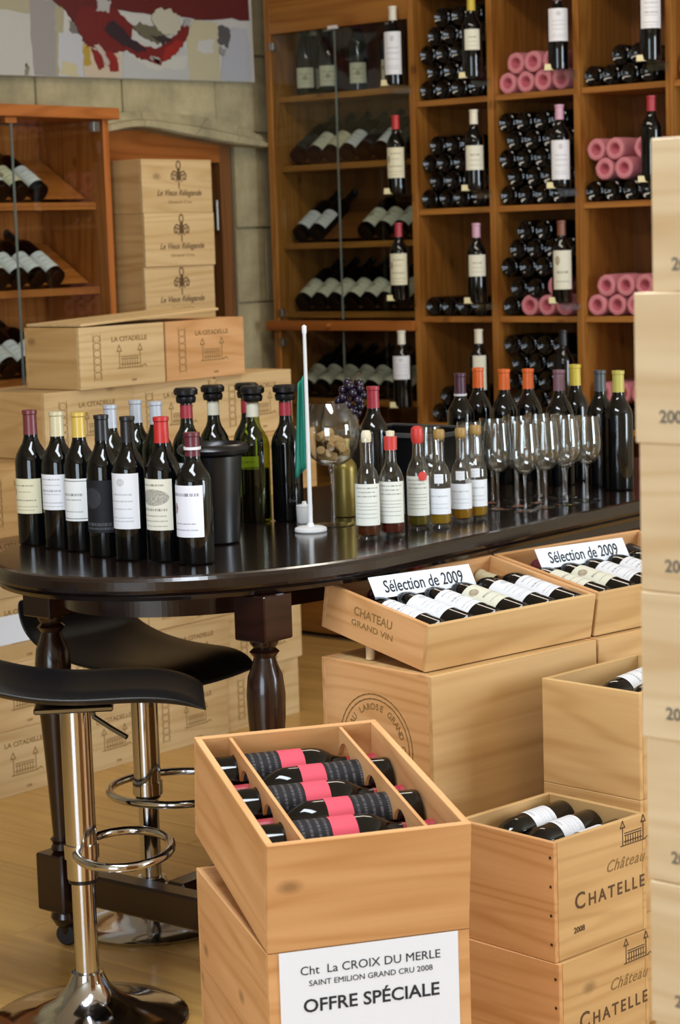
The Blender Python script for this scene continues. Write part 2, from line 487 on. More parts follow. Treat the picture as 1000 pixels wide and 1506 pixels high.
for z0, z1, js in ((0, .36, (6.385, 6.6, 6.9)), (.36, .72, (6.385, 6.74, 6.9)), (.72, 1.05, (6.385, 6.55, 6.9)), (1.05, 1.36, (6.385, 6.72, 6.9)), (1.36, 1.665, (6.385, 6.56, 6.9)), (1.665, 2.05, (6.385, 6.73, 6.9))):
    for a, b in zip(js, js[1:]): block(a, b, z0, z1, rnd.uniform(-.004, .004))
for z0, z1, js in ((2.05, 2.36, (3.2, 3.85, 4.4, 4.95, 5.33, 5.77, 6.29, 6.9)), (2.36, 2.70, (3.2, 3.6, 4.1, 4.7, 5.1, 5.55, 6.0, 6.5, 6.9)), (2.70, 3.05, (3.2, 3.8, 4.3, 4.85, 5.35, 5.8, 6.3, 6.9))):
    for a, b in zip(js, js[1:]): block(a, b, z0, z1, rnd.uniform(-.004, .004))
for k in range(6):
    z0 = k * .342
    js = [2.4 + (.2 if k % 2 else 0), 3.0, 3.55 + (.15 if k % 2 else 0), 4.1, 4.7 - (.1 if k % 2 else 0), 5.36]
    for a, b in zip(js, js[1:]): block(a, b, z0, z0 + .342)
# moulded arch: cut stones following two curves
lo = [(5.40, 1.985), (5.50, 2.012), (5.62, 2.032), (5.80, 2.054), (6.07, 2.024), (6.315, 1.998), (6.56, 1.985)]
hi = [(5.385, 2.062), (5.49, 2.081), (5.62, 2.095), (5.82, 2.116), (6.19, 2.102), (6.37, 2.075), (6.58, 2.012)]
def spline(P, t):
    n = len(P) - 1
    i = min(int(t * n), n - 1); f = t * n - i
    p0, p1, p2, p3 = [Vector(P[max(0, min(n, i + k))]) for k in (-1, 0, 1, 2)]
    return .5 * ((2 * p1) + (p2 - p0) * f + (2 * p0 - 5 * p1 + 4 * p2 - p3) * f * f + (3 * p1 - p0 - 3 * p2 + p3) * f ** 3)
for i in range(6):
    vs, fs = [], []
    for q in range(6):
        t = (i + .006 + (.988) * q / 5) / 6
        L_, H_ = spline(lo, t), spline(hi, t)
        m1 = L_.lerp(H_, .42); m2 = L_.lerp(H_, .52)
        for X_, P_ in ((RX0 - .26, L_), (RX0 + .07, L_), (RX0 + .082, L_.lerp(H_, .08)), (RX0 + .080, m1), (RX0 + .062, m2), (RX0 + .045, H_), (RX0 - .26, H_)): vs.append((X_, P_[0], P_[1]))
    for q in range(5):
        for k in range(7): fs.append((q * 7 + k, q * 7 + (k + 1) % 7, (q + 1) * 7 + (k + 1) % 7, (q + 1) * 7 + k))
    fs.append(tuple(range(7))[::-1]); fs.append(tuple(35 + k for k in range(7)))
    obj('arch_stone', mesh_from('arch_stone', vs, fs), STONE, wl)
dr = empty_struct('door_1')
slab('door_frame', DOORW, dr, RX0 - .20, RX0 - .02, 6.322, 6.383, 0, 2.0495, 'z')
slab('door_frame', DOORW, dr, RX0 - .20, RX0 - .02, 5.362, 5.4195, 0, 2.0495, 'z')
slab('door_frame', CAB, dr, RX0 - .20, RX0 - .02, 5.42, 6.3215, 1.93, 2.0495, 'y')
for k in range(5):
    slab('door_plank', plain('dark door plank', '2a2019', 0.6), dr, RX0 - .24, RX0 - .21, 5.42 + k * .180, 5.42 + k * .180 + .178, 0, 1.93, 'z')
for z in (.4, 1.2, 1.66, 1.72): obj('hinge', lathe([(0, 0), (.007, 0), (.007, .06), (0, .06)], 10, key='hinge'), STEEL, dr, (RX0 - .03, 6.305, z))
slab('door_leaf', wood('olive door wood', '7d6a40', '5e4c2a', vary=0.0), dr, RX0 - .20, RX0 - .05, 6.215, 6.262, 0.01, 1.925, 'z')

# ------------------------------------------------------------------ bottles
def bord(h=.31, r=.0375):
    k = h / .31
    return [(0, .004), (r * .55, .003), (r * .86, 0), (r * .97, .002 * k), (r, .007 * k), (r, .100 * k), (r, .186 * k), (r * .985, .196 * k), (r * .90, .209 * k), (r * .72, .222 * k), (r * .53, .234 * k), (r * .43, .246 * k), (r * .40, .26 * k), (r * .385, .299 * k), (r * .43, .301 * k), (r * .43, .309 * k), (0, .31 * k)]
def burg(h=.31, r=.040):
    k = h / .31
    return [(0, .004), (r * .86, 0), (r, .007 * k), (r, .150 * k), (r * .94, .172 * k), (r * .76, .203 * k), (r * .55, .232 * k), (r * .42, .255 * k), (r * .38, .28 * k), (r * .37, .299 * k), (r * .42, .301 * k), (r * .42, .309 * k), (0, .31 * k)]
def rad_at(prof, z):
    for (r0, z0), (r1, z1) in zip(prof[2:], prof[3:]):
        if z0 <= z <= z1 and z1 > z0: return r0 + (r1 - r0) * (z - z0) / (z1 - z0)
    return prof[-2][0]
def capsule_mesh(prof, z0, h, key):
    if key in MESH: return MESH[key]
    e = .0007
    zs = [z0] + [z for r, z in prof if z > z0 and r > 0]
    p = [(rad_at(prof, z) + e, z) for z in zs]
    p.append((0, h + e))
    return lathe(p, 18, key=key)
def label_patch(r, z0, z1, half, key, seg=14):
    if key in MESH: return MESH[key]
    vs, fs, uv = [], [], []
    for i in range(seg + 1):
        a = -PI / 2 - half + 2 * half * i / seg
        for z, v in ((z0, 0), (z1, 1)):
            vs.append(((r + .0007) * math.cos(a), (r + .0007) * math.sin(a), z)); uv.append((i / seg, v))
    for i in range(seg): fs.append((2 * i, 2 * i + 2, 2 * i + 3, 2 * i + 1))
    me = mesh_from('label', vs, fs, True, uv)
    MESH[key] = me
    return me
def along(base, axis, lab):
    """matrix: local z runs base -> neck, the label (local -y) faces lab"""
    z = Vector(axis).normalized()
    y = -(Vector(lab) - z * Vector(lab).dot(z)).normalized()
    x = y.cross(z)
    m = Matrix((x, y, z)).transposed().to_4x4()
    m.translation = base
    return m
LB = {
    'cream': label_mat('cream label', 'dcd6b8', '6a5f44', [(.80, .02, .3, 40), (.62, .012, .22, 60), (.38, .02, .36, 50), (.2, .012, .38, 70), (.1, .01, .3, 70)], (.14, .62, .08, .12), '6b3a22'),
    'white': label_mat('white label', 'e4e4e8', '7a7c86', [(.86, .02, .3, 40), (.70, .012, .3, 60), (.54, .028, .34, 34), (.44, .012, .3, 60), (.2, .015, .36, 70), (.1, .01, .36, 70)]),
    'framed': label_mat('framed white label', 'e6e6e4', '55575c', [(.62, .03, .3, 40), (.5, .015, .25, 60), (.22, .014, .3, 70)], frame=True),
    'plain': label_mat('pale label', 'e0e1e6', '9a9ca6', [(.62, .016, .3, 60), (.5, .014, .32, 60), (.36, .012, .3, 70), (.2, .012, .34, 70), (.14, .012, .34, 70)], (.5, .84, .12, .07), 'b0b0b2'),
    'etching': label_mat('etched cream label', 'dcd8c8', '5d5a52', [(.88, .02, .3, 40), (.40, .024, .36, 36), (.28, .012, .34, 70), (.18, .012, .36, 70), (.08, .01, .36, 70)], (.5, .64, .42, .16), '77756c'),
    'crest': label_mat('white label with red crest', 'e2e2ea', '5c5266', [(.82, .03, .4, 34), (.26, .012, .3, 60), (.14, .012, .36, 70)], (.24, .55, .09, .11), '6a2038'),
    'dark': label_mat('black label', '17181c', '5a5c62', [(.16, .03, .4, 50), (.08, .02, .44, 60)], (.42, .66, .24, .2), '3a3c42'),
    'rack': label_mat('rack bottle label', 'dcdac8', '77705c', [(.62, .035, .25, 30), (.40, .014, .3, 60), (.2, .012, .34, 70)]),
    'tilted': label_mat('shelf bottle label', 'd6d3bf', '8b846c', [(.7, .03, .3, 34), (.45, .02, .3, 60), (.25, .014, .34, 70)], (.5, .5, .12, .14), '8a7a52'),
    'tilted_w': label_mat('white shelf label', 'dcdde0', '888a90', [(.7, .03, .3, 34), (.45, .02, .3, 60), (.25, .014, .34, 70)]),
    'spirit': label_mat('spirit label', 'dbdcd2', '5a5c58', [(.90, .016, .4, 34), (.80, .016, .3, 40), (.70, .016, .36, 40), (.54, .01, .38, 70), (.46, .01, .38, 70), (.38, .01, .36, 70), (.28, .01, .36, 70), (.18, .01, .36, 70)]),
    'small': label_mat('small white label', 'e0e2e6', '9a9ca0', [(.7, .03, .34, 40), (.4, .016, .34, 70), (.24, .016, .34, 70)]),
    'stripe': label_mat('black striped label', '121216', '5e5658', [(.2, .03, .46, 40), (.38, .03, .46, 30), (.56, .03, .46, 46), (.74, .03, .46, 36), (.9, .03, .46, 40)]),
    'red': plain('red label band', 'd4465a', 0.6),
    'emblem': label_mat('rack label with emblem', 'd9d7c4', '77705c', [(.44, .03, .3, 30), (.2, .014, .34, 60)], (.24, .74, .12, .12), '7a5a2a'),
}
CAPS = dict(brownred=('6a2a30', .35), champagne=('c8bc98', .3), gold=('c9a94c', .3), black=('17181b', .35), red=('b32420', .4), wine=('5c1c28', .35), silver=('b9bcc4', .28), orange=('e0641c', .4), mauve=('7a5460', .45), grey=('44484a', .4), yellow=('c9b23a', .45), purple=('4a2238', .4), white=('ddd8c4', .45), pinkish=('c89ab0', .45), crimson=('a22a38', .4), olive=('b7ae50', .45), bronze=('7a4a34', .4))
def capmat(c):
    h, r = CAPS[c]
    return plain('foil ' + c, h, r, spec=0.6)
def bottle(label, group=None, M=None, loc=None, rotz=0.0, cap='black', lab='white', lz=(.05, .15), half=1.15, h=.31, r=.0375, shape='b', glass=None, name='wine_bottle', extra=None, capz=.254, cat='bottle'):
    prof = bord(h, r) if shape == 'b' else burg(h, r)
    key = (shape, h, r)
    if M is None: t = thing(name, label, cat, group, loc, rotz)
    else: t = thing(name, label, cat, group, M=M)
    obj('glass', lathe(prof, 24, key=('bot',) + key), glass or BLACKGLASS, t)
    if cap: obj('capsule', capsule_mesh(prof, capz * h / .31, h, ('cap', capz) + key), capmat(cap), t)
    if lab: obj('paper_label', label_patch(r, lz[0], lz[1], half, ('lab', r, lz, half)), LB[lab], t)
    if extra: extra(t, r, h)
    return t
# one plain dark bottle mesh with its foil, for the racks
def pile_mesh():
    prof = [(0, .016), (.016, .012), (.026, .004), (.033, 0), (.0365, .002), (.0375, .008), (.0375, .186), (.034, .208), (.022, .230), (.0155, .246), (.0145, .30), (.016, .302), (.016, .31), (0, .31)]
    me = lathe(prof, 20, key='pile')
    me.materials.append(BLACKGLASS); me.materials.append(capmat('wine'))
    for p in me.polygons:
        if p.center.z > .25: p.material_index = 1
    return me
PILE = pile_mesh()
def roll_mesh():
    prof = [(0, .030), (.008, .024), (.013, .010), (.021, .002), (.030, 0), (.037, .003), (.0395, .010), (.040, .05), (.040, .20), (.034, .225), (.022, .25), (.018, .31), (0, .312)]
    me = lathe(prof, 18, key='roll')
    rr = random.Random(5)
    for v in me.vertices:
        k = 1 + rr.uniform(-.035, .035)
        v.co.x *= k; v.co.y *= k
    me.materials.append(PINK); me.materials.append(PINK_D)
    for p in me.polygons:
        if p.center.z < .03 and math.hypot(p.center.x, p.center.y) < .019: p.material_index = 1
    return me
ROLL = roll_mesh()

# ------------------------------------------------------------------ wooden cases
def case(label, group, M, w, d, h, mat=PINE, side=None, lid=True, front_text=None, t=.011, name='wine_case', lid_mat=None):
    """origin at the front bottom left corner; front faces local -y"""
    r = thing(name, label, 'box', group, M=M)
    side = side or mat
    g = .0006
    obj('front_panel', board(w, t, h - g), mat, r, (0, 0, 0))
    obj('back_panel', board(w, t, h - g), side, r, (0, d - t, 0))
    L = d - 2 * t - g
    obj('side_panel', board(L, t, h - g), side, r, (t, t + g / 2, 0), (0, 0, PI / 2))
    obj('side_panel', board(L, t, h - g), side, r, (w, t + g / 2, 0), (0, 0, PI / 2))
    obj('bottom_panel', board(w - 2 * t - g, L, .008), side, r, (t + g / 2, t + g / 2, .0))
    if lid: obj('lid', board(w - 2 * t - g, L, .009), lid_mat or mat, r, (t + g / 2, t + g / 2, h - .0105))
    if front_text: front_text(r, w, h)
    return r
def place(x, y, z, yaw=0.0, tilt=0.0):
    return Matrix.Translation((x, y, z)) @ Matrix.Rotation(rad(yaw), 4, 'Z') @ Matrix.Rotation(rad(tilt), 4, 'X')
def mark(r, me, x, z, mat=INK, name='lettering', face='front', d=0.0, rot=0.0):
    """flat print on the front (local -y) or left (local -x) face"""
    if face == 'front': o = obj(name, me, mat, r, (x, -.0002, z), (PI / 2, 0, 0))
    elif face == 'left': o = obj(name, me, mat, r, (-.0002, x, z), (PI / 2, 0, -PI / 2))
    elif face == 'right': o = obj(name, me, mat, r, (d + .0002, x, z), (PI / 2, 0, PI / 2))
    if rot: o.rotation_euler.rotate_axis('Z', rot)
    return o

# ------------------------------------------------------------------ open pigeonhole rack
YC = 6.50
rk = thing('wine_rack', 'tall honey-coloured wooden pigeonhole rack filled with bottles along the back wall', 'rack')
DX = [-5.03, -4.662, -4.280, -3.896, -3.512]
SZ = [.06, .475, .888, 1.300, 1.712, 2.122, 2.532, 2.94]
for x in DX: slab('divider', RACK, rk, x - .013, x + .013, YC, YC + .36, 0, 2.95, 'z')
for a, b in zip(DX, DX[1:]):
    for z in SZ: slab('shelf', RACK, rk, a + .0135, b - .0135, YC + .012, YC + .35, z - .022, z, 'x')
    for k in range(3):
        wdt = (b - a - .027) / 3
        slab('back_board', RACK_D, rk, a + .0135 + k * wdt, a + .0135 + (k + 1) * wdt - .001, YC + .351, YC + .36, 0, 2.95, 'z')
slab('plinth', RACK, rk, DX[0] + .0135, DX[-1] - .0135, YC + .03, YC + .05, 0, .037, 'x')
TAGP = plain('cream price tag', 'ddd3a4', .6)
ledge_me = board(.09, .095, .004, 0)
DISP = [  # column, shelf index, base z, capsule, label, label range, half, look
    (0, 5, 2.185, 'yellow', 'rack', (.10, .175), .8, 'yellow-capped wine bottle standing before the top left rack cell'),
    (1, 5, 2.185, 'mauve', 'plain', (.10, .215), 1.1, 'wine bottle with tall white label before the upper pink paper rolls'),
    (2, 5, 2.187, 'black', 'white', (.11, .21), 1.1, 'white-labelled bottle standing before the top right rack cell'),
    (0, 4, 1.772, 'white', 'rack', (.075, .165), 1.0, 'white-capped wine bottle standing in the second row of the left rack column'),
    (1, 4, 1.766, 'pinkish', 'plain', (.03, .17), 1.0, 'mauve-capped bottle with long pale label before the full middle cell'),
    (2, 4, 1.772, 'crimson', None, (.05, .15), 1.0, 'red-capped unlabelled dark bottle peeping over the pale box stack'),
    (0, 3, 1.354, 'pinkish', 'rack', (.10, .18), .95, 'pink-capped bottle above a single row of lying bottles'),
    (1, 3, 1.352, 'bronze', 'emblem', (.05, .19), 1.0, 'bottle with brown emblem label beside the lowest pink rolls'),
    (0, 2, .958, 'white', 'rack', (.07, .20), .7, 'pale-capped bottle with white label behind the orange-capped bottles'),
    (1, 2, .955, 'black', None, (.05, .15), 1.0, 'black-capped dark bottle in the bottom middle rack cell'),
]
for c, s, z, cap, lab, lz, half, txt in DISP:
    x = DX[c + 1] - .040
    bottle(txt, 'display bottles on rack ledges', loc=(x, YC - .052, z), rotz=rad(38), cap=cap, lab=lab, lz=lz, half=half, h=.298)
    l = obj('ledge', ledge_me, PLEX, rk, (x - .045, YC - .098, z - .0045))
    obj('price_tag', board(.034, .0012, .022, 0), TAGP, rk, (x - .030, YC - .0975, z), (rad(-8), 0, rad(18)))
    b_ = slab('ledge_bracket', PLEX, rk, x - .045, x + .045, YC - .004, YC - .0005, z - .03, z - .005)
# the piles
DB = .0765
ORD = ['first', 'second', 'third', 'fourth', 'fifth', 'sixth', 'seventh', 'eighth', 'ninth', 'tenth']
def pile(c, s, rows, group, label, me=PILE, x0=None, name='wine_bottle', dia=DB, zoff=0.0, jit=.004, depth=.0, skipdisp=False):
    rr = random.Random(c * 31 + s * 7 + len(rows))
    a = DX[c] + .0135 + dia / 2 + .002 if x0 is None else x0
    for k, (n, off) in enumerate(rows):
        for i in range(n):
            z = SZ[s] + dia / 2 + k * dia * .872 + zoff
            x = a + off * dia + i * dia
            y = YC + .022 + rr.uniform(0, jit * 3) + depth
            M = along((x, y, z), (rr.uniform(-.01, .01), 1, 0), (math.sin(rr.uniform(0, 6)), 0, 1))
            o = obj(name, me, None, None, M=M)
            tag(o, '%s %s, %s row up, %s from left' % (('dark' if me is PILE else 'pink-wrapped'), 'bottle ' + label, ORD[k], ORD[i]), 'bottle', group)
g = 'bottles piled in the rack'
pile(0, 5, [(4, 0), (4, .5), (4, 0), (4, .5), (3, 1.0)], 'pile in the top left rack cell', 'in the rack\'s top left cell')
pile(2, 5, [(4, 0), (2, 1.5)], 'small pile in the top right rack cell', 'in the rack\'s top right cell')
pile(0, 4, [(4, 0), (4, .5), (4, 0), (3, .5)], 'pile in the second left rack cell', 'in the left column\'s second cell')
pile(1, 4, [(4, 0), (4, .5), (4, 0), (4, .5), (4, 0)], 'pile in the full middle rack cell', 'in the full middle cell')
pile(2, 4, [(4, 0)], 'dark bottles under pink rolls', 'beneath pink rolls in the right column')
pile(0, 3, [(4, 0)], 'single row of bottles in the rack', 'in the left column\'s single-row cell')
pile(1, 3, [(1, 0), (2, .5)], 'pile beside the lowest pink rolls', 'just left of the lower pink rolls')
pile(1, 3, [(4, 0), (4, .5), (2, 1.0)], 'pile above the lowest pink rolls', 'piled above the lower pink rolls', zoff=.146)
pile(0, 2, [(4, .3), (3, .8)], 'pile in the bottom left rack cell', 'in the left column\'s lowest cell')
pile(1, 2, [(4, 0), (4, .5), (4, 0), (4, .5), (4, 0)], 'pile in the bottom middle rack cell', 'in the middle column\'s lowest cell')
pk = 'bottles wrapped in pink paper'
PD = .0805
pile(1, 5, [(4, 0), (3, .5)], pk + ', top middle cell', 'in the rack\'s top middle cell', ROLL, name='wrapped_bottle', dia=PD)
pile(2, 4, [(2, .25), (2, -.2)], pk + ', right column, second row', 'atop dark bottles in the right column', ROLL, name='wrapped_bottle', dia=PD, zoff=.0768, x0=DX[2] + .075)
pile(2, 4, [(1, 0), (1, -.4)], pk + ', right column, second row', 'nearest the pale box stack', ROLL, name='wrapped_bottle', dia=PD, zoff=.0768, x0=DX[2] + .29)
pile(1, 3, [(3, 0), (1, 1.5)], pk + ', third row middle', 'before the middle column\'s dark pile', ROLL, name='wrapped_bottle', dia=PD, x0=DX[1] + .135)
pile(2, 3, [(4, 0), (3, .5)], pk + ', third row right', 'in the right column\'s third cell', ROLL, name='wrapped_bottle', dia=PD)
pile(2, 2, [(3, .2)], pk + ', bottom right cell', 'low behind the gold-capped table bottle', ROLL, name='wrapped_bottle', dia=PD, zoff=.09)
pile(2, 2, [(4, 0)], 'dark bottles low in the right column', 'in the right column\'s lowest cell', dia=DB)
pile(3, 5, [(3, .1)], pk + ', far right', 'at the rack\'s right edge', ROLL, name='wrapped_bottle', dia=PD, zoff=.0)
# carton standing in the top right cell
cz = thing('wine_carton', 'small upright wooden gift box behind the top right rack bottle', 'box', loc=(-4.00, YC + .16, 2.1225))
slab('panel', PINE_T, cz, 0, .09, 0, .008, 0, .31, 'z'); slab('panel', PINE_T, cz, 0, .09, .082, .09, 0, .31, 'z')
slab('panel', PINE_T, cz, 0, .008, .0085, .0815, 0, .31, 'z'); slab('panel', PINE_T, cz, .082, .09, .0085, .0815, 0, .31, 'z')
slab('lid', PINE_T, cz, .0085, .0815, .0085, .0815, .30, .308)

# ------------------------------------------------------------------ glazed cabinet beside the rack
gc = thing('glass_cabinet', 'wooden wine cabinet with tall glass doors in the corner beside the rack', 'cabinet')
GX0, GX1 = -5.775, -5.045
slab('side_panel', RACK, gc, GX0, GX0 + .028, YC, YC + .36, 0, 2.95, 'z')
slab('side_panel', RACK, gc, GX1 - .001, GX1 + .001, YC + .02, YC + .35, 0, 2.95, 'z')
slab('top_rail', RACK, gc, GX0 + .0285, GX1 - .0015, YC, YC + .03, 2.435, 2.95, 'x')
slab('mid_rail', CAB, gc, GX0 - .02, GX1 + .012, YC - .03, YC + .03, 1.247, 1.285, 'x')
slab('kick_board', RACK, gc, GX0 + .0285, GX1 - .0015, YC, YC + .03, 0, .30, 'x')
GS = [2.188, 1.910, 1.597, 1.318, .965, .62]
for z in GS: slab('shelf', RACK, gc, GX0 + .0285, GX1 - .0015, YC + .045, YC + .34, z - .024, z, 'x')
for k in range(5):
    a = GX0 + .0285 + k * .1396
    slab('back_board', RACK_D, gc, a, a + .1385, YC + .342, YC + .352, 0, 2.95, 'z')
mid = -5.415
for z0, z1 in ((1.29, 2.43), (.305, 1.242)):
    for a, b in ((GX0 + .03, mid - .0015), (mid + .0015, GX1 - .004)):
        o = obj('glass_door', board(b - a, .005, z1 - z0, 0), PANE, gc, (a, YC + .008, z0))
        e = b if b < mid else a
        obj('door_edge', board(.0015, .0056, z1 - z0, 0), PANE_EDGE, o, ((b - a) - .001 if b < mid + .001 else -.0005, -.0003, 0))
    obj('hinge', board(.022, .02, .03), STEEL, gc, (GX0 + .03, YC - .008, z0 + .012))
    obj('hinge', board(.022, .02, .03), STEEL, gc, (GX0 + .03, YC - .008, z1 - .06))
obj('door_catch', board(.05, .012, .014), WHITEP, gc, (mid - .025, YC - .003, 2.428))
obj('knob', lathe([(0, 0), (.008, 0), (.006, .006), (.010, .013), (.007, .02), (0, .021)], 14, key='knob'), CAB, gc, (mid - .04, YC - .03, 1.268), (PI / 2, 0, 0))
# standing bottles on the top shelf
for i, (x, cap, lb, hh) in enumerate([(-5.68, 'white', 'tilted', .30), (-5.655, 'black', 'tilted', .295), (-5.535, 'champagne', 'tilted', .30), (-5.38, 'wine', 'tilted', .30), (-5.22, 'white', 'cream', .30)]):
    nm = ['pale-capped bottle at the left end of the glass cabinet\'s top shelf', 'dark-capped bottle standing in front at the cabinet\'s top left', 'champagne-capped bottle second along the cabinet\'s top shelf', 'dark red-capped bottle right of the glass door edge, top shelf', 'cream-labelled bottle at the right end of the cabinet\'s top shelf'][i]
    bottle(nm, 'standing bottles on the cabinet top shelf', loc=(x, YC + (.19 if i == 0 else .11), GS[0] + .0003), rotz=rad(36), cap=cap, lab=lb, lz=(.03, .11), half=1.0, h=hh, shape='u' if i < 3 else 'b', r=.040 if i < 3 else .0375)
# tilted rows
def tilted_row(parent, prefix, group, z, slots, fr, back, tilt=33, labs=None, caps=None, rear=False):
    """bottles lying with the base to the front and the neck raised; fr(s, depth) -> (x, y)"""
    t = rad(tilt)
    for i, s in enumerate(slots):
        bx, by = fr(s, .055)
        nx, ny = fr(s, 1.055)
        d = Vector((nx - bx, ny - by, 0)).normalized()
        ax = d * math.cos(t) + Vector((0, 0, 1)) * math.sin(t)
        up = Vector((0, 0, 1)) * math.cos(t) - d * math.sin(t)
        base = Vector((bx, by, z)) + up * .0385
        lb = labs[i % len(labs)] if labs else 'tilted'
        cp = caps[i % len(caps)] if caps else 'black'
        bottle(prefix + ', ' + ORD[i] + (' from the left' if parent is gc else ' from the right'), group, M=along(base + ax * .0, ax, up), cap=cp, lab=lb, lz=(.028, .128), half=1.3)
def gfr(s, d): return (s, YC + .045 + d)
def wedge(parent, x0, x1, z, tilt=33, length=.235):
    """sloping board under a tilted row"""
    t = rad(tilt)
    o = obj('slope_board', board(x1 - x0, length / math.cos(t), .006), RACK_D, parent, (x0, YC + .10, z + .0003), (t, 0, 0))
xs7 = [-5.690 + i * .086 for i in range(8)]
wedge(gc, GX0 + .03, GX1 - .004, GS[1] + .012); wedge(gc, GX0 + .03, GX1 - .004, GS[2] + .012); wedge(gc, GX0 + .03, GX1 - .004, GS[3] + .012); wedge(gc, GX0 + .03, GX1 - .004, GS[4] + .012)
tilted_row(gc, 'bottle tilted on the glass cabinet\'s second shelf', 'tilted bottles, cabinet second shelf', GS[1], xs7, gfr, None, labs=['dark', 'rack', 'cream', 'tilted_w', 'dark', 'tilted_w', 'dark', 'tilted'])
tilted_row(gc, 'white-labelled bottle left of the gap, cabinet third shelf', 'pair of bottles, cabinet third shelf', GS[2], xs7[:2], gfr, None, labs=['tilted_w'])
tilted_row(gc, 'cream-labelled bottle right of the gap, cabinet third shelf', 'row right of the gap, cabinet third shelf', GS[2], xs7[4:], gfr, None, labs=['tilted', 'tilted', 'tilted', 'tilted_w'])
tilted_row(gc, 'cream-labelled bottle tilted in the full row above the middle rail', 'full row above the middle rail', GS[3], xs7, gfr, None, labs=['tilted'])
tilted_row(gc, 'cream-labelled bottle tilted in the row below the middle rail', 'row below the middle rail', GS[4], xs7, gfr, None, labs=['tilted'])
# display bottles on ledges in front of the cabinet's right post
for z, cap, lb, lz, txt, half in ((2.183, 'white', 'plain', (.04, .20), 'white-labelled bottle on the upper ledge before the glass cabinet', 1.0), (1.774, 'red', 'cream', (.06, .175), 'red-capped bottle on a ledge before the glass cabinet', 1.0), (1.366, 'crimson', 'cream', (.06, .18), 'crimson-capped cream-labelled bottle on the ledge nearest the middle rail', 1.0), (.952, 'white', 'plain', (.11, .20), 'white-capped bottle on the lowest ledge before the glass cabinet', 1.0)):
    x = -5.072
    bottle(txt, 'display bottles before the cabinet', loc=(x, YC - .052, z), rotz=rad(30), cap=cap, lab=lb, lz=lz, half=half, h=.298)
    obj('ledge', ledge_me, PLEX, gc, (x - .045, YC - .098, z - .0045))
    obj('price_tag', board(.034, .0012, .022, 0), TAGP, gc, (x - .030, YC - .0975, z), (rad(-8), 0, rad(18)))
    slab('ledge_bracket', PLEX, gc, x - .045, x + .045, YC - .004, YC - .0005, z - .03, z - .005)

# ------------------------------------------------------------------ low display cabinet on the left wall
LX = -5.50
dc = thing('display_cabinet', 'orange pine display cabinet with glass doors by the stone wall', 'cabinet')
slab('top_board', CAB, dc, -5.855, LX + .025, 4.0, 5.372, 2.055, 2.095, 'y')
slab('side_panel', CAB, dc, -5.85, LX, 5.312, 5.340, 0, 2.055, 'z')
slab('side_panel', CAB, dc, -5.85, LX, 4.03, 4.058, 0, 2.055, 'z')
LS = [1.766, 1.466, 1.158, .80, .45]
for z in LS: slab('shelf', CAB, dc, -5.835, LX - .05, 4.059, 5.311, z - .026, z, 'y')
slab('kick_board', CAB, dc, LX - .03, LX, 4.059, 5.311, 0, .12, 'y')
for k in range(9):
    a = 4.059 + k * .1391
    slab('back_board', CAB, dc, -5.85, -5.838, a, a + .138, 0, 2.05, 'z')
for a, b in ((4.062, 4.884), (4.888, 5.309)):
    o = obj('glass_door', board(b - a, .005, 1.92, 0), PANE, dc, (LX - .004, a, .125), (0, 0, PI / 2))
    obj('door_edge', board(.0015, .0056, 1.92, 0), PANE_EDGE, o, ((b - a) - .001 if b < 5 else -.0005, -.0003, 0))
obj('door_catch', board(.05, .02, .02), CAB, dc, (LX - .002, 4.86, 2.034), (0, 0, PI / 2))
obj('hinge', board(.03, .025, .035), STEEL, dc, (LX + .006, 5.262, 2.012), (0, 0, PI / 2))
def lfr(s, d): return (LX - .05 - d, s)
def lwedge(z):
    t = rad(33)
    obj('slope_board', board(1.24, .26, .006), CAB, dc, (LX - .105, 4.064, z + .0123), (t, 0, PI / 2))
for z in LS[:3]: lwedge(z)
tilted_row(dc, 'white-labelled bottle tilted on the display cabinet\'s upper shelf', 'tilted bottles, display cabinet upper shelf', LS[0], [5.075, 4.985, 4.90, 4.81, 4.72], lfr, None, labs=['tilted_w', 'cream', 'tilted_w', 'tilted'])
tilted_row(dc, 'white-labelled bottle tilted in the display cabinet\'s middle row', 'tilted bottles, display cabinet middle row', LS[1], [5.135, 5.05, 4.965, 4.88, 4.795, 4.71], lfr, None, labs=['tilted_w', 'tilted_w', 'tilted_w', 'emblem'])
tilted_row(dc, 'bottle tilted on the display cabinet\'s lower shelf', 'tilted bottles, display cabinet lower shelf', LS[2], [5.06, 4.98, 4.90, 4.815], lfr, None, labs=['tilted_w'])

# ------------------------------------------------------------------ painting
pt = thing('painting', 'large abstract painting with red swirls and pale grey patches above the arch', 'painting', loc=(RX0 + .006, 4.3, 2.212))
pt.rotation_euler = (rad(1.0), 0, 0)
CANV = plain('canvas ground', 'b9b8b2', 0.8, bump=0.2, bscale=120)
slab('canvas', CANV, pt, 0, .03, 0, 2.19, 0, .78, 'y')
def stroke(pts, col, k, rough=.55):
    poly = []
    rr = random.Random(k)
    n = len(pts)
    for i in range(n):
        (a, b), (c, d) = pts[i], pts[(i + 1) % n]
        for q in range(6):
            f = q / 6
            poly.append((a + (c - a) * f + rr.uniform(-.006, .006), max(.002, b + (d - b) * f + rr.uniform(-.006, .006))))
    n = len(poly); h = .0006 + .0003 * k
    vs = [(.030, y, z) for y, z in poly] + [(.030 + h, y, z) for y, z in poly]
    fs = [tuple(range(n, 2 * n))] + [(i, (i + 1) % n, n + (i + 1) % n, n + i) for i in range(n)]
    obj('paint_stroke', mesh_from('stroke', vs, fs), plain('paint ' + col, col, rough, bump=.3, bscale=60), pt)
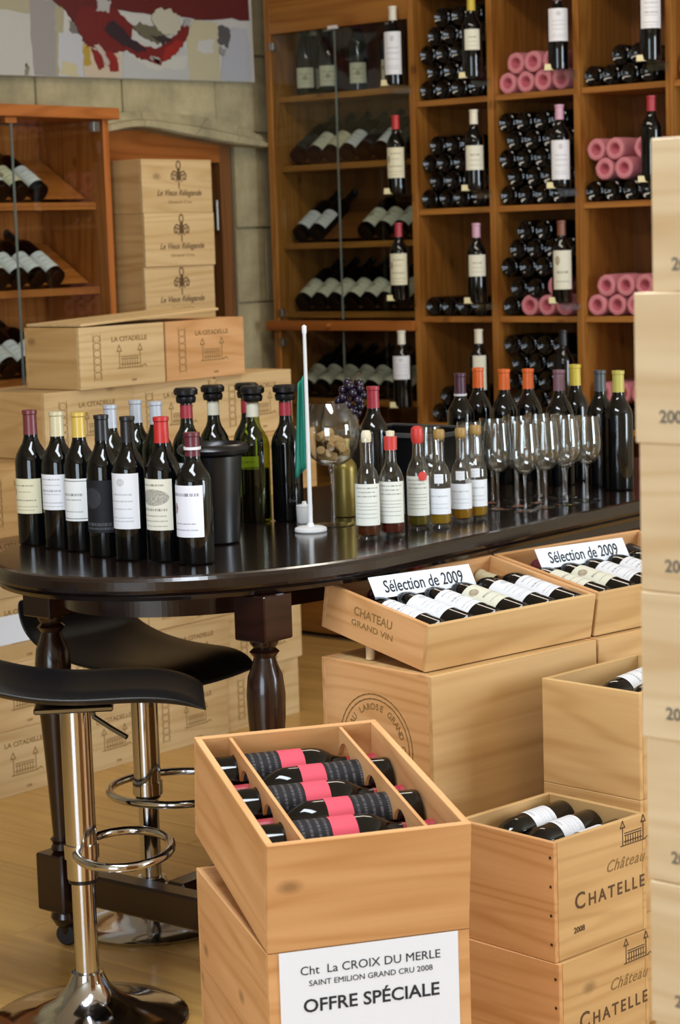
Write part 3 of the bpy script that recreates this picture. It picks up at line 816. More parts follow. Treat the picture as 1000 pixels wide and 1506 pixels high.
# canvas coordinates: y 0 (left) .. 2.19 (right edge), z from the bottom edge
def cv(x, y):
    u = (0.815, 1.36, 1.67, 1.98, 2.20); g_ = (0, 165, 250, 330, 395)
    for i in range(4):
        if x <= g_[i + 1] or i == 3:
            yy_ = u[i] + (u[i + 1] - u[i]) * (x - g_[i]) / (g_[i + 1] - g_[i]); break
    return (yy_, max(.001, (118 - y) * .00265))
R_ = [([(-60, 118), (52, 118), (50, 30), (-60, 34)], 'b4b3ac'), ([(-60, 30), (100, 34), (105, 8), (-60, 0)], '9f9a80'), ([(52, 118), (88, 118), (92, 14), (52, 12)], '8f8b88'), ([(86, 118), (92, 118), (104, 22), (90, 18)], '9c967c'),
      ([(90, 118), (128, 118), (128, 55), (92, 58)], 'b4b5ba'), ([(93, 117), (120, 117), (118, 100), (95, 98)], 'b9b08c'), ([(112, 58), (126, 60), (122, 44), (110, 42)], '6b6864'), ([(40, 117), (46, 117), (45, 102), (42, 101)], '7d7c66'),
      ([(130, 118), (186, 118), (186, 78), (128, 72)], 'bdae98'), ([(128, 102), (140, 100), (139, 72), (130, 72)], 'a58a34'), ([(186, 118), (300, 118), (296, 70), (190, 76)], 'b0b2b0'), ([(196, 84), (230, 104), (280, 100), (282, 84), (240, 80)], 'bcbcb2'),
      ([(284, 118), (332, 118), (330, 34), (300, 28), (284, 44)], 'b5ae90'), ([(298, 76), (322, 76), (322, 58), (300, 58)], 'bcbcb8'), ([(330, 118), (384, 118), (382, 38), (348, 38)], 'a9abb2'), ([(328, 60), (346, 68), (352, 40), (332, 36)], '4f4e50'), ([(330, 66), (342, 70), (340, 80), (332, 78)], '8a8a8a'),
      ([(60, -20), (78, 10), (104, 26), (118, 46), (134, 52), (140, 20), (240, 26), (300, 28), (384, 24), (384, -150), (40, -150)], '561311'),
      ([(118, 40), (126, 62), (136, 76), (152, 78), (176, 84), (196, 76), (206, 44), (180, 20), (130, 20)], '641512'),
      ([(140, 78), (152, 106), (160, 104), (152, 78)], '7a1812'), ([(158, 84), (170, 108), (182, 108), (180, 88), (170, 80)], '821a12'), ([(146, 74), (164, 100), (168, 98), (156, 72)], 'b0a49a'),
      ([(184, 66), (200, 84), (222, 92), (240, 98), (256, 88), (276, 70), (288, 40), (280, 34), (268, 54), (250, 68), (232, 74), (206, 66)], '6c1713'),
      ([(244, 92), (266, 80), (276, 62), (266, 60), (250, 74)], '8e2016'), ([(160, 50), (184, 70), (208, 80), (222, 78), (196, 56), (176, 36)], '2a1820'),
      ([(204, 46), (222, 60), (240, 66), (256, 58), (240, 44), (216, 38)], '5f5c48'), ([(232, 30), (240, 48), (258, 56), (272, 46), (274, 26), (258, 16), (240, 18)], 'b2b09c'), ([(228, 56), (246, 66), (262, 60), (244, 54)], '2c2420'),
      ([(152, 24), (172, 26), (174, 10), (154, 8)], 'a5a3a0'), ([(278, 40), (286, 38), (290, 30), (282, 30)], '9a9a98'), ([(226, 88), (240, 94), (242, 90), (230, 84)], 'a8a29c'), ([(212, 4), (226, 4), (226, -2), (212, -2)], '9a9696')]
R_ = [([cv(*q) for q in p_], c_) for p_, c_ in R_]
for k, (p_, c_) in enumerate(R_): stroke(p_, c_, k)

# ------------------------------------------------------------------ stacked cases against the left
def castle(s):
    P = []
    P.append([(-.5 * s, 0), (.5 * s, 0)]); P.append([(-.42 * s, 0), (-.42 * s, .5 * s)]); P.append([(.42 * s, 0), (.42 * s, .5 * s)])
    P.append([(-.34 * s, .32 * s), (.34 * s, .32 * s)]); P.append([(-.34 * s, .26 * s), (.34 * s, .26 * s)])
    for x in (-.42, .42): P.append([((x - .09) * s, .48 * s), (x * s, .66 * s), ((x + .09) * s, .48 * s), ((x - .09) * s, .48 * s)])
    for i in range(7): P.append([((-.3 + i * .1) * s, .04 * s), ((-.3 + i * .1) * s, .24 * s)])
    P.append([(.5 * s, .02 * s), (.6 * s, .06 * s), (.66 * s, 0)]); P.append([(-.36 * s, .1 * s), (.36 * s, .1 * s)])
    return P
def brand(r, w, h):
    cx = w * .58
    mark(r, text_mesh('LA CITADELLE', .020, .0004, width=.15), cx, h * .77, INK_L)
    mark(r, strokes_mesh('castle', castle(.105), .0030), cx, h * .30, INK_L, 'engraving')
    P = [circle(0, .055 - i * .022, .014, .011, 14) for i in range(6)] + [[(-.015, .07), (-.015, -.07)], [(.015, .07), (.015, -.07)]]
    mark(r, strokes_mesh('scroll', P, .0018), w * .20, h * .5, INK_L, 'engraving')
    mark(r, text_mesh('2008', .011), w * .62, h * .09, INK_L)
def xcase(label, group, X, Y, Z, w, d, h, **k):
    """case whose front faces +x: w runs along +y"""
    return case(label, group, place(X, Y, Z, 90), w, d, h, **k)
HB = .1975
gl_ = 'cases stacked below the stamped pair'
for r_ in range(6):
    Z = r_ * HB
    if r_ < 4: X, Y0, n = -4.68 + .006 * (r_ % 2), 3.87 + .012 * (r_ % 3), 4
    elif r_ == 4: X, Y0, n = -4.57, 3.86, 4
    else: X, Y0, n = -4.62, 4.172, 3
    for i in range(n):
        lab = 'castle-stamped case, %s course above the floor, %s from the left, behind the table' % (ORD[r_], ORD[i])
        grp = gl_
        if r_ == 5:
            lab = ['left case of the stack\'s upper course, directly under the stamped pair', 'middle case of the upper course beneath the stamped pair', 'right-hand case of the upper course, right edge uncovered'][i]; grp = 'upper course of cases'
        elif r_ == 4 and i == 0:
            lab = 'darker case jutting out at the left end behind the bottles'; grp = 'jutting course of cases'
        elif r_ == 4:
            lab = 'case in the course hidden behind the table bottles, %s from the left' % ORD[i]; grp = 'jutting course of cases'
        elif r_ == 0:
            lab = 'castle-stamped case on the floor behind the bar stools, %s from the left' % ORD[i]; grp = 'cases on the floor behind the stools'
        c_ = xcase(lab, grp, X + rnd.uniform(-.006, .006), Y0 + i * .3665, Z, .365, .35, HB, mat=PINE if r_ != 4 else PINE_T, side=PINE_T, front_text=brand)
        if r_ == 2 and i in (0, 1): obj('paper_sheet', board(.20, .0006, .085, 0), PAPER, c_, (.03, -.0007, .06))
c1 = xcase('left of the two castle-stamped cases on top of the stack', 'stamped pair of cases', -4.60, 4.305, 6 * HB, .358, .24, .185, mat=PINE, side=PINE_T, front_text=brand)
c2 = xcase('right of the two castle-stamped cases on top of the stack', 'stamped pair of cases', -4.60, 4.670, 6 * HB, .358, .24, .185, mat=PINE_O, side=PINE_T, front_text=brand)
ld = tag(obj('loose_lid', board(.60, .24, .008), PINE, None, M=Matrix.Translation((-4.605, 4.32, 6 * HB + .187)) @ Matrix.Rotation(PI / 2, 4, 'Z') @ Matrix.Rotation(rad(-2.2), 4, 'Y')), 'loose thin wooden lid lying askew across the stamped cases', 'lid')

# emblem cases in the doorway
def emblem(r, w, h):
    P = [circle(0, .052, .010, .014, 14), [(0, .038), (0, -.03)], [(-.005, .036), (-.005, 0)], [(.005, .036), (.005, 0)]]
    for s in (-1, 1):
        P.append([(0, .004), (s * .012, .026), (s * .026, .030), (s * .038, .018), (s * .036, .002), (s * .024, .0), (s * .026, .010)])
        P.append([(0, .0), (s * .016, .016), (s * .030, .018)]); P.append([(0, .012), (s * .012, .002), (s * .014, -.006)])
    mark(r, strokes_mesh('trident', P, .0052), w * .52, h * .62, INK, 'engraving')
    mark(r, text_mesh('Le Vieux Rélegande', .030, .0004, shear=.35, width=.23), w * .52, h * .37, INK)
    mark(r, text_mesh('Grand Cru', .014, .0002, shear=.2, width=.12), w * .52, h * .20, INK_L)
for i in range(10):
    lab = {9: 'topmost emblem-stamped case of the column in the arched doorway', 8: 'second emblem-stamped case from the top in the doorway column', 7: 'third emblem-stamped case from the top, half hidden by the loose lid'}.get(i, '%s emblem-stamped case from the floor in the doorway column' % ORD[i])
    xcase(lab, 'emblem cases in the doorway', -5.38 + rnd.uniform(-.003, .003) - .002 * (9 - i), 5.376 + rnd.uniform(-.002, .004) - .004 * (9 - i) * 0, i * .1912, .362, .35, .1912, mat=PINE, side=PINE_T, front_text=emblem)

# ------------------------------------------------------------------ the table
TX, TW, TY0, TY1, TE, TH = -3.285, .480, 2.920, 5.40, .65, .93
tb = thing('tasting_table', 'long dark mahogany tasting table with rounded ends and turned legs', 'table')
def outline(off):
    W, E = TW + off, TE + off
    pts = []
    n = 96
    for i in range(n + 1):
        a = -PI + PI * i / n
        pts.append((TX + W * math.cos(a), TY0 + TE + E * math.sin(a)))
    for i in range(n + 1):
        a = PI * i / n
        pts.append((TX + W * math.cos(a), TY1 - TE + E * math.sin(a)))
    return pts
obj('table_top', rings(outline, [(-.020, TH - .052), (-.012, TH - .051), (-.006, TH - .042), (-.010, TH - .037), (-.002, TH - .034), (0, TH - .028), (0, TH - .010), (-.004, TH - .003), (-.012, TH)]), TABLE, tb)
def ap(off): return outline(off)
def apron():
    o1, o2 = outline(-.155), outline(-.177)
    n = len(o1); z0, z1 = .820, TH - .0525
    vs = [(x, y, z0) for x, y in o1] + [(x, y, z1) for x, y in o1] + [(x, y, z0) for x, y in o2] + [(x, y, z1) for x, y in o2]
    fs = []
    for i in range(n):
        j = (i + 1) % n
        fs += [(i, j, n + j, n + i), (2 * n + j, 2 * n + i, 3 * n + i, 3 * n + j), (j, i, 2 * n + i, 2 * n + j), (n + i, n + j, 3 * n + j, 3 * n + i)]
    return mesh_from('apron', vs, fs)
obj('apron', apron(), DARK, tb)
LEG = [(.0, .225), (.020, .225), (.026, .232), (.021, .245), (.026, .255), (.019, .262), (.021, .30), (.026, .40), (.033, .52), (.040, .61), (.0415, .66), (.037, .70), (.027, .725), (.023, .74), (.032, .752), (.023, .760), (.030, .770), (.030, .778), (0, .778)]
for lx, ly in ((-3.55, 3.195), (-2.925, 3.225), (-3.62, 5.10), (-2.96, 5.10)):
    lg = obj('leg', lathe(LEG, 24, key='tleg'), DARK, tb, (lx, ly, 0))
    obj('leg_block', board(.088, .088, TH - .0525 - .779, .003), DARK, lg, (-.044, -.044, .7785))
    obj('foot_block', board(.088, .088, .135, .004), DARK, lg, (-.044, -.044, .0895))
    obj('foot', lathe([(0, .0), (.012, .045), (.022, .05), (.034, .07), (.030, .085), (0, .0893)], 16, key='tfoot'), DARK, lg)
    obj('caster', lathe([(0, -.012), (.022, -.012), (.026, -.008), (.026, .008), (.022, .012), (0, .012)], 18, key='caster'), BLACKP, lg, (0, .006, .0262), (PI / 2, 0, .5))
def stretcher(a, b):
    a, b = Vector(a), Vector(b); d = b - a
    obj('stretcher', board(d.length, .055, .075, .006), DARK, tb, a + Vector((0, -.0275, 0)) if abs(d.y) < .3 else a + Vector((.0275, 0, 0)), (0, 0, math.atan2(d.y, d.x)))
stretcher((-3.505, 3.20, .115), (-2.97, 3.22, .115))
stretcher((-3.575, 5.10, .115), (-3.005, 5.10, .115))
stretcher((-3.24, 3.245, .115), (-3.285, 5.07, .115))

# ------------------------------------------------------------------ bar stools
def stool(label, x, y, yaw, zs, foot_z, fo, fr, fyaw, fk, prof, hw):
    t = thing('bar_stool', label, 'stool', 'bar stools at the table', (x, y, 0), yaw)
    obj('base', lathe([(0, 0), (.19, 0), (.205, .004), (.207, .009), (.198, .014), (.16, .022), (.11, .034), (.07, .052), (.045, .078), (.035, .10), (.033, .108), (0, .11)], 48, key='sbase'), CHROME, t)
    obj('column', lathe([(0, .108), (.0245, .108), (.0245, .300), (0, .301)], 28, key='scol1'), CHROME, t)
    obj('collar', lathe([(0, .301), (.0300, .301), (.0300, .309), (0, .3095)], 28, key='scol2'), BLACKP, t)
    obj('upper_column', lathe([(0, .3097), (.0320, .3097), (.0320, zs - .03), (0, zs - .0285)], 28), CHROME, t)
    obj('seat_plate', board(.16, .16, .012, .003), CHROME_D, t, (-.08, -.08, zs - .026))
    obj('lever', tube_mesh([(.035, -.03, zs - .026), (.040, -.035, zs - .045), (.075, -.06, zs - .065), (.105, -.08, zs - .080)], .0055, 8), CHROME_D, t)
    # footrest: a D-shaped loop in front of the column
    P = [(fo + fr * math.cos(a_), fr * fk * math.sin(a_), foot_z) for a_ in [2 * PI * i / 40 for i in range(40)]]
    c_, s_ = math.cos(fyaw), math.sin(fyaw)
    Q = [(x_ * c_ - y_ * s_, x_ * s_ + y_ * c_, z_) for x_, y_, z_ in P]
    obj('footrest', tube_mesh(Q, .0095, 10, closed=True), CHROME, t)
    obj('footrest_ring', lathe([(.0322, foot_z - .015), (.0360, foot_z - .015), (.0360, foot_z + .015), (.0322, foot_z + .015)], 24), CHROME, t)
    # seat: a bent padded sheet: low back, flat middle, drooping front
    n, mrows = len(prof), 13
    vs, fs = [], []
    th = .030
    for side in (1, 0):
        for i, (u, z) in enumerate(prof):
            a = Vector(prof[max(i - 1, 0)]); b = Vector(prof[min(i + 1, n - 1)])
            tx, tz = (b - a).normalized()
            endf = 1 - .75 * max(0, abs(i - (n - 1) / 2) / ((n - 1) / 2) - .75) / .25
            for j in range(mrows):
                v = -1 + 2 * j / (mrows - 1)
                wv = hw * (1 - .10 * (abs(i - (n - 1) / 2) / ((n - 1) / 2)) ** 3)
                edge = (1 - max(0, abs(v) - .72) / .28 * .8) * endf
                off = (th * edge * .5) * (1 if side else -1)
                dip = -.010 * (1 - v * v)
                vs.append((u - tz * off, v * wv, zs + th / 2 + z + tx * off + dip))
    for side in range(2):
        for i in range(n - 1):
            for j in range(mrows - 1):
                a = side * n * mrows + i * mrows + j
                q = (a, a + mrows, a + mrows + 1, a + 1)
                fs.append(q if side == 0 else q[::-1])
    N_ = n * mrows
    rim = [i * mrows for i in range(n)] + [(n - 1) * mrows + j for j in range(1, mrows)] + [i * mrows + mrows - 1 for i in range(n - 2, -1, -1)] + [j for j in range(mrows - 2, 0, -1)]
    for k in range(len(rim)):
        a, b = rim[k], rim[(k + 1) % len(rim)]
        fs.append((a, N_ + a, N_ + b, b))
    me = mesh_from('seat', vs, fs, True)
    o = obj('seat', me, LEATHER, t)
    ss = o.modifiers.new('subdivision', 'SUBSURF'); ss.levels = 1; ss.render_levels = 2
    return t
stool('black leather bar stool on chrome column standing nearest in front of the table end', -3.151, 2.890, rad(45), .700, .368, .088, .098, rad(-5), 1.4,
      [(-.30, .150), (-.285, .110), (-.255, .075), (-.205, .045), (-.135, .020), (-.06, .004), (.02, -.002), (.10, .0), (.175, -.003), (.228, -.015), (.268, -.036)], .155)
stool('black leather bar stool tucked under the table behind the turned leg', -3.515, 3.445, rad(0), .632, .325, .075, .165, rad(32), .95,
      [(-.250, .135), (-.240, .100), (-.220, .066), (-.185, .038), (-.13, .018), (-.06, .004), (.02, -.002), (.09, .0), (.15, -.002), (.19, -.014), (.222, -.036)], .178)

# ------------------------------------------------------------------ near row of bottles on the table
T0 = TH + .0004
def disc(t, r, h):
    obj('neck_ring', lathe([(r * .43, .243), (r * .475, .243), (r * .475, .249), (r * .43, .249)], 18, key=('nr', r)), plain('white band', 'd8d4d8', .5), t)
row = [(-3.632, 3.235, 'brownred', 'cream', (.075, .155), .31, 'leftmost bottle of the front row, maroon capsule and cream label', 1.1, .0385),
       (-3.534, 3.227, 'champagne', 'white', (.090, .170), .31, 'front row bottle with champagne-gold capsule and white label', 1.1, .0385),
       (-3.456, 3.221, 'gold', 'framed', (.070, .165), .311, 'front row bottle with bright gold capsule and framed label', 1.1, .037),
       (-3.347, 3.187, 'black', 'dark', (.055, .170), .311, 'front row bottle with black capsule and black round-motif label', 1.2, .0375),
       (-3.258, 3.179, 'black', 'plain', (.070, .190), .311, 'front row bottle with black capsule and tall plain white label', 1.1, .0375),
       (-3.176, 3.199, 'red', 'etching', (.070, .180), .311, 'front row bottle with bright red capsule and etched cream label', 1.15, .0385),
       (-3.090, 3.203, 'wine', 'crest', (.060, .170), .280, 'shortest front row bottle at right, wine-red capsule and crest label', 1.15, .039)]
for i, (x, y, cp, lb, lz, h, txt, half, r) in enumerate(row):
    bottle(txt, 'front row of bottles on the table', loc=(x, y, T0), rotz=rad(12 if i < 5 else 6), cap=cp, lab=lb, lz=lz, h=h, r=r, half=half, extra=disc if i == 6 else None)
for i, (x, y, txt) in enumerate([(-3.600, 3.458, 'left of the three silver-capped bottles behind the front row'), (-3.648, 3.590, 'middle silver-capped bottle behind the front row'), (-3.565, 3.575, 'right silver-capped bottle standing behind the red-capped one')]):
    bottle(txt, 'silver-capped bottles', loc=(x, y, T0), rotz=rad(20), cap='silver', lab='white', h=.305, glass=BROWNGLASS, half=.9)
# open bottles with black pouring stoppers
def stopper(t, r, h):
    obj('stopper', lathe([(0, h - .010), (r * .60, h - .010), (r * .66, h - .004), (r * .66, h + .004), (r * .58, h + .007), (r * .78, h + .011), (r * .80, h + .021), (r * .66, h + .027), (0, h + .028)], 18, key=('stop', r, h)), BLACKP, t)
OB = [(-3.560, 3.675, 'crimson', BROWNGLASS, 'white', 'open bottle with red neck and black stopper behind the silver capsule', 'white'),
      (-3.560, 3.770, 'white', BROWNGLASS, None, 'open bottle with cream neck label and a cork showing in its collar', 'white'),
      (-3.520, 3.850, 'crimson', BROWNGLASS, 'white', 'open bottle with red neck, black stopper, left of the green bottle', 'white'),
      (-3.425, 3.766, 'white', GREENGLASS, None, 'half-empty green bottle with white neck band and black stopper', None),
      (-3.369, 3.821, 'crimson', BLACKGLASS, None, 'open dark bottle with red neck and black stopper beside the flag', 'white')]
for i, (x, y, cp, gm, lb, txt, _) in enumerate(OB):
    def ex(t, r, h, i=i, gm=gm, cp=cp):
        stopper(t, r, h)
        k = h / .31
        pr = bord(h, r)
        z0, z1 = .262 * k, .296 * k
        obj('neck_label', lathe([(rad_at(pr, z0) + .0008, z0), (rad_at(pr, z1) + .0008, z1)], 18, key=('nl', r, h)), capmat(cp), t)
        if gm is GREENGLASS:
            obj('wine', lathe([(0, .008), (r * .9, .008), (r * .92, .02), (r * .92, .130), (0, .130)], 20, key='winefill'), plain('wine', '120608', .2), t)
        if i == 1: obj('cork', lathe([(0, h + .0283), (.010, h + .0283), (.011, h + .040), (0, h + .041)], 14, key='corktop'), CORK, t)
    bottle(txt, 'open bottles with stoppers', loc=(x, y, T0), rotz=rad(35), cap=None, lab=lb, h=.303, glass=gm, half=.8, extra=ex)
# spittoon bucket
bk = thing('spittoon', 'black flared spittoon bucket behind the front row of bottles', 'bucket', loc=(-3.268, 3.455, T0))
obj('body', lathe([(0, 0), (.050, 0), (.054, .004), (.058, .10), (.064, .195), (.064, .2), (.060, .2), (.054, .10), (.05, .01), (0, .008)], 32, key='bkt'), BLACKP, bk)
obj('rim', lathe([(.060, .198), (.070, .199), (.080, .206), (.082, .214), (.078, .222), (.070, .226), (.066, .222), (.060, .206), (.060, .198)], 32, key='bktrim'), BLACKP, bk)
# flag
fg = thing('table_flag', 'small green table flag drooping on a thin white pole with round base', 'flag', loc=(-3.186, 3.689, T0))
obj('base', lathe([(0, 0), (.036, 0), (.038, .003), (.037, .009), (.030, .012), (.010, .013), (.007, .02), (0, .022)], 28, key='fbase'), WHITEP, fg)
obj('pole', lathe([(0, .012), (.0055, .012), (.0042, .46), (.0055, .462), (.0058, .478), (0, .482)], 12, key='fpole'), WHITEP, fg)
vs, fs = [], []
nu, nv = 11, 14
ca, sa = math.cos(rad(130)), math.sin(rad(130))
for j in range(nv):
    v = j / (nv - 1)
    for i in range(nu):
        u = i / (nu - 1)
        wdt = .022 * (1 - .35 * (1 - v)) + .008 * v
        px = .005 + u * wdt
        py = .010 * math.sin(u * 9 + v * 1.2) * (.3 + .7 * u)
        z = .365 - .215 * v - .03 * u * v + .02 * u * (1 - v) * -1
        vs.append((px * math.cos(rad(215)) - py * math.sin(rad(215)), px * math.sin(rad(215)) + py * math.cos(rad(215)), z))
for j in range(nv - 1):
    for i in range(nu - 1):
        a = j * nu + i
        fs.append((a, a + 1, a + nu + 1, a + nu))
fo = obj('cloth', mesh_from('cloth', vs, fs, True), plain('green flag cloth', '1f7d6a', .7), fg)
so = fo.modifiers.new('solid', 'SOLIDIFY'); so.thickness = .001
# giant balloon glass
bgz = thing('balloon_glass', 'oversized balloon wine glass holding corks beside the flag', 'glass', loc=(-3.212, 3.806, T0))
obj('bowl', lathe([(0, .142), (.012, .141), (.030, .146), (.050, .162), (.064, .188), (.069, .215), (.066, .245), (.056, .275), (.048, .292), (.0474, .292), (.0552, .275), (.0652, .245), (.068, .215), (.063, .189), (.049, .164), (.030, .149), (0, .145)], 36, key='bbowl'), GLASS, bgz)
obj('stem', lathe([(.0, .004), (.0075, .006), (.0055, .02), (.005, .07), (.0065, .12), (.011, .138), (0, .1415)], 16, key='bstem'), GLASS, bgz)
obj('foot', lathe([(0, 0), (.046, 0), (.047, .0015), (.04, .003), (.015, .006), (.0, .008)], 32, key='bfoot'), GLASS, bgz)
rr = random.Random(11)
cork_me = lathe([(0, 0), (.0095, 0), (.0105, .002), (.0105, .040), (.0095, .042), (0, .042)], 12, key='cork')
for i in range(9):
    a = rr.uniform(0, 6.28); q = rr.uniform(.005, .030)
    o = obj('wine_cork', cork_me, CORK, None, M=Matrix.Translation((-3.212 + q * math.cos(a), 3.806 + q * math.sin(a), T0 + .163 + .0065 * i)) @ Matrix.Rotation(rr.uniform(0, 6.28), 4, 'Z') @ Matrix.Rotation(rr.uniform(1.1, 1.7), 4, 'X') @ Matrix.Translation((0, 0, -.021)))
    tag(o, 'wine cork inside the oversized balloon glass, %s from the bottom' % ORD[i], 'cork', 'corks in the balloon glass')
# bunch of dark grapes hanging over the glass rim
gp = thing('grape_bunch', 'bunch of dark decorative grapes resting at the rim of the balloon glass', 'grapes', loc=(-3.180, 3.835, T0 + .255))
gm = plain('dark grape', '1c1024', .25)
sph = lathe([(0, -.011)] + [(.011 * math.cos(a), .011 * math.sin(a)) for a in (-1.1, -.6, 0, .6, 1.1)] + [(0, .011)], 12, key='grape')
for i in range(26):
    f = i / 26
    a = i * 2.4; q = (.010 + .018 * math.sin(PI * (.15 + f * .8)))
    obj('grape', sph, gm, gp, (q * math.cos(a) + f * .012 - .005, q * math.sin(a) + f * .012, f * .085))
obj('stalk', tube_mesh([(0, 0, -.02), (.002, .002, .04), (.008, .01, .09), (.02, .018, .105)], .003, 8), plain('grape stalk', '4a3420', .7), gp)
# gold tube bottle and small white pot behind the glass
bottle('bottle in a gold sleeve behind the balloon glass', None, loc=(-3.290, 3.945, T0), cap='gold', lab=None, h=.19, r=.030, glass=plain('gold sleeve', '8d7a3e', .35, .6))
pot = thing('white_pot', 'small white pot standing behind the flag pole', 'pot', loc=(-3.300, 3.80, T0))
obj('body', lathe([(0, 0), (.017, 0), (.019, .003), (.020, .036), (.018, .038), (.016, .036), (.015, .006), (0, .005)], 20, key='pot'), WHITEP, pot)
obj('lid', lathe([(0, .0385), (.020, .0385), (.020, .043), (.006, .046), (.005, .052), (0, .053)], 20, key='potlid'), WHITEP, pot)
# red capped bottle and black crate
bottle('red-capped dark bottle standing behind the black crate', None, loc=(-3.344, 4.129, T0), rotz=rad(30), cap='crimson', lab=None, h=.305)
cr = thing('black_crate', 'shallow black crate with rim standing behind the small spirit bottles', 'crate', loc=(-3.505, 4.19, T0))
slab('side', BLACKP, cr, 0, .30, 0, .008, 0, .178); slab('side', BLACKP, cr, 0, .30, .212, .22, 0, .178)
slab('end', BLACKP, cr, 0, .008, .0085, .2115, 0, .178, 'y'); slab('end', BLACKP, cr, .292, .30, .0085, .2115, 0, .178, 'y')
slab('bottom', BLACKP, cr, .0085, .2915, .0085, .2115, 0, .008)
slab('rim', plain('grey rim', '4c4c4c', .3), cr, -.008, .308, -.008, .0, .170, .182); slab('rim', MATS['grey rim'], cr, -.008, .308, .22, .228, .170, .182)
slab('rim', MATS['grey rim'], cr, -.008, -.0005, .0005, .2195, .170, .182, 'y'); slab('rim', MATS['grey rim'], cr, .3005, .308, .0005, .2195, .170, .182, 'y')

# ------------------------------------------------------------------ small spirit bottles
def spirit(label, x, y, h, r, kind, liquid, lz, seal=None):
    t = thing('spirit_bottle', label, 'bottle', 'small spirit bottles', (x, y, T0), rad(30))
    k = h / .24
    obj('glass', lathe([(0, .012), (r * .7, .009), (r * .92, 0), (r, .004), (r, .125 * k), (r * .97, .138 * k), (r * .75, .156 * k), (r * .50, .168 * k), (r * .44, .18 * k), (r * .40, .222 * k), (r * .48, .224 * k), (r * .48, .232 * k), (r * .40, .232 * k)], 28, key=('sp', h, r)), GLASS, t)
    obj('liquid', lathe([(0, .014), (r * .82, .012), (r * .9, .018), (r * .9, .045), (0, .045)], 24, key=('spl', r)), plain('liquid ' + liquid, liquid, .08, trans=.55), t)
    obj('paper_label', label_patch(r, lz[0], lz[1], 1.25, ('splab', r, lz)), LB[kind], t)
    z = .222 * k
    if seal == 'cork':
        obj('cork', lathe([(0, z), (r * .38, z), (r * .42, z + .012), (r * .40, z + .020), (r * .3, z + .026), (0, z + .027)], 14, key=('sc', r, z)), plain('pale cork', 'd8cdb2', .8), t)
    elif seal == 'redcork':
        obj('wax', lathe([(r * .44, z - .020), (r * .52, z - .020), (r * .54, z + .010), (0, z + .011)], 16, key=('sw', r, z)), plain('red wax', 'c23a34', .4), t)
        obj('cork', lathe([(0, z + .011), (r * .34, z + .011), (r * .36, z + .022), (0, z + .024)], 14, key=('sc2', r, z)), plain('pale cork', 'd8cdb2', .8), t)
    elif seal == 'wax':
        obj('wax', lathe([(r * .44, z - .018), (r * .52, z - .012), (r * .57, z + .004), (r * .52, z + .016), (r * .28, z + .022), (0, z + .022)], 18, key=('sw2', r, z)), plain('red wax', 'c23a34', .4), t)
        o = obj('seal', lathe([(0, 0), (.010, 0), (.011, .002), (0, .003)], 16, key='waxseal'), plain('red wax', 'c23a34', .4), t)
        a = -PI / 2 + .5
        o.matrix_local = Matrix.Translation(((r + .0005) * math.cos(a), (r + .0005) * math.sin(a), .128 * k)) @ Vector((math.cos(a), math.sin(a), .1)).to_track_quat('Z', 'Y').to_matrix().to_4x4()
    else:
        obj('stopper', lathe([(0, z), (r * .46, z + .008), (r * .52, z + .012), (r * .52, z + .026), (r * .44, z + .030), (0, z + .030)], 16, key=('ss', r, z)), plain('gold stopper', '9a7a3e', .4), t)
        obj('neck_tag', label_patch(r * .985, .118 * k, .142 * k, .42, ('tag', r, k)), LB['small'], t)
    return t
spirit('leftmost spirit bottle with pale bare cork', -2.985, 3.657, .238, .0285, 'spirit', '6a3410', (.034, .128), 'cork')
spirit('spirit bottle with red wax neck and pale cork, second from left', -2.963, 3.716, .236, .0285, 'spirit', '6a2410', (.034, .128), 'redcork')
spirit('spirit bottle with rounded red wax top and red seal', -2.985, 3.843, .236, .0265, 'spirit', '7a6a18', (.034, .126), 'wax')
spirit('short spirit bottle with gold stopper right of the wax seal', -2.953, 3.885, .216, .0255, 'small', 'b8901e', (.034, .094), 'stop')
spirit('short spirit bottle half hidden between two gold-stoppered ones', -2.964, 3.983, .210, .0255, 'small', 'c08a1c', (.034, .094), 'stop')
spirit('rightmost short spirit bottle beside the wine glasses', -2.961, 4.039, .212, .0265, 'small', 'c0901e', (.034, .098), 'stop')

# ------------------------------------------------------------------ wine glasses
def wine_glass(x, y, lab_):
    t = thing('wine_glass', lab_, 'glass', 'wine glasses on the table', (x, y, T0), random.uniform(0, 6))
    obj('bowl', lathe([(0, .092), (.006, .092), (.018, .097), (.030, .110), (.036, .130), (.0365, .150), (.033, .185), (.030, .215), (.0294, .215), (.0322, .185), (.0356, .150), (.035, .131), (.029, .112), (.017, .099), (0, .0945)], 28, key='wbowl'), GLASS, t)
    obj('stem', lathe([(0, .004), (.0045, .006), (.0035, .02), (.0032, .06), (.0042, .082), (.0065, .0905), (0, .0915)], 12, key='wstem'), GLASS, t)
    obj('foot', lathe([(0, 0), (.033, 0), (.034, .0012), (.028, .0025), (.010, .005), (0, .0065)], 28, key='wfoot'), GLASS, t)
GP = [(-3.117, 4.320), (-3.026, 4.216), (-3.101, 4.400), (-3.020, 4.292), (-2.943, 4.214), (-3.085, 4.478), (-3.010, 4.371), (-2.940, 4.298), (-3.005, 4.475), (-2.928, 4.372), (-2.919, 4.452),
      (-3.110, 4.215), (-3.05, 4.135), (-3.13, 4.075)]
rows_ = [[p for p in GP if p[0] > -2.96], [p for p in GP if -3.06 < p[0] <= -2.96], [p for p in GP if p[0] <= -3.06]]
for nm, rw in zip(('front', 'middle', 'rear'), rows_):
    for i, (x, y) in enumerate(sorted(rw, key=lambda p: p[1])): wine_glass(x, y, 'stemmed wine glass in the %s row of the cluster, %s from the spirit bottles' % (nm, ORD[i]))

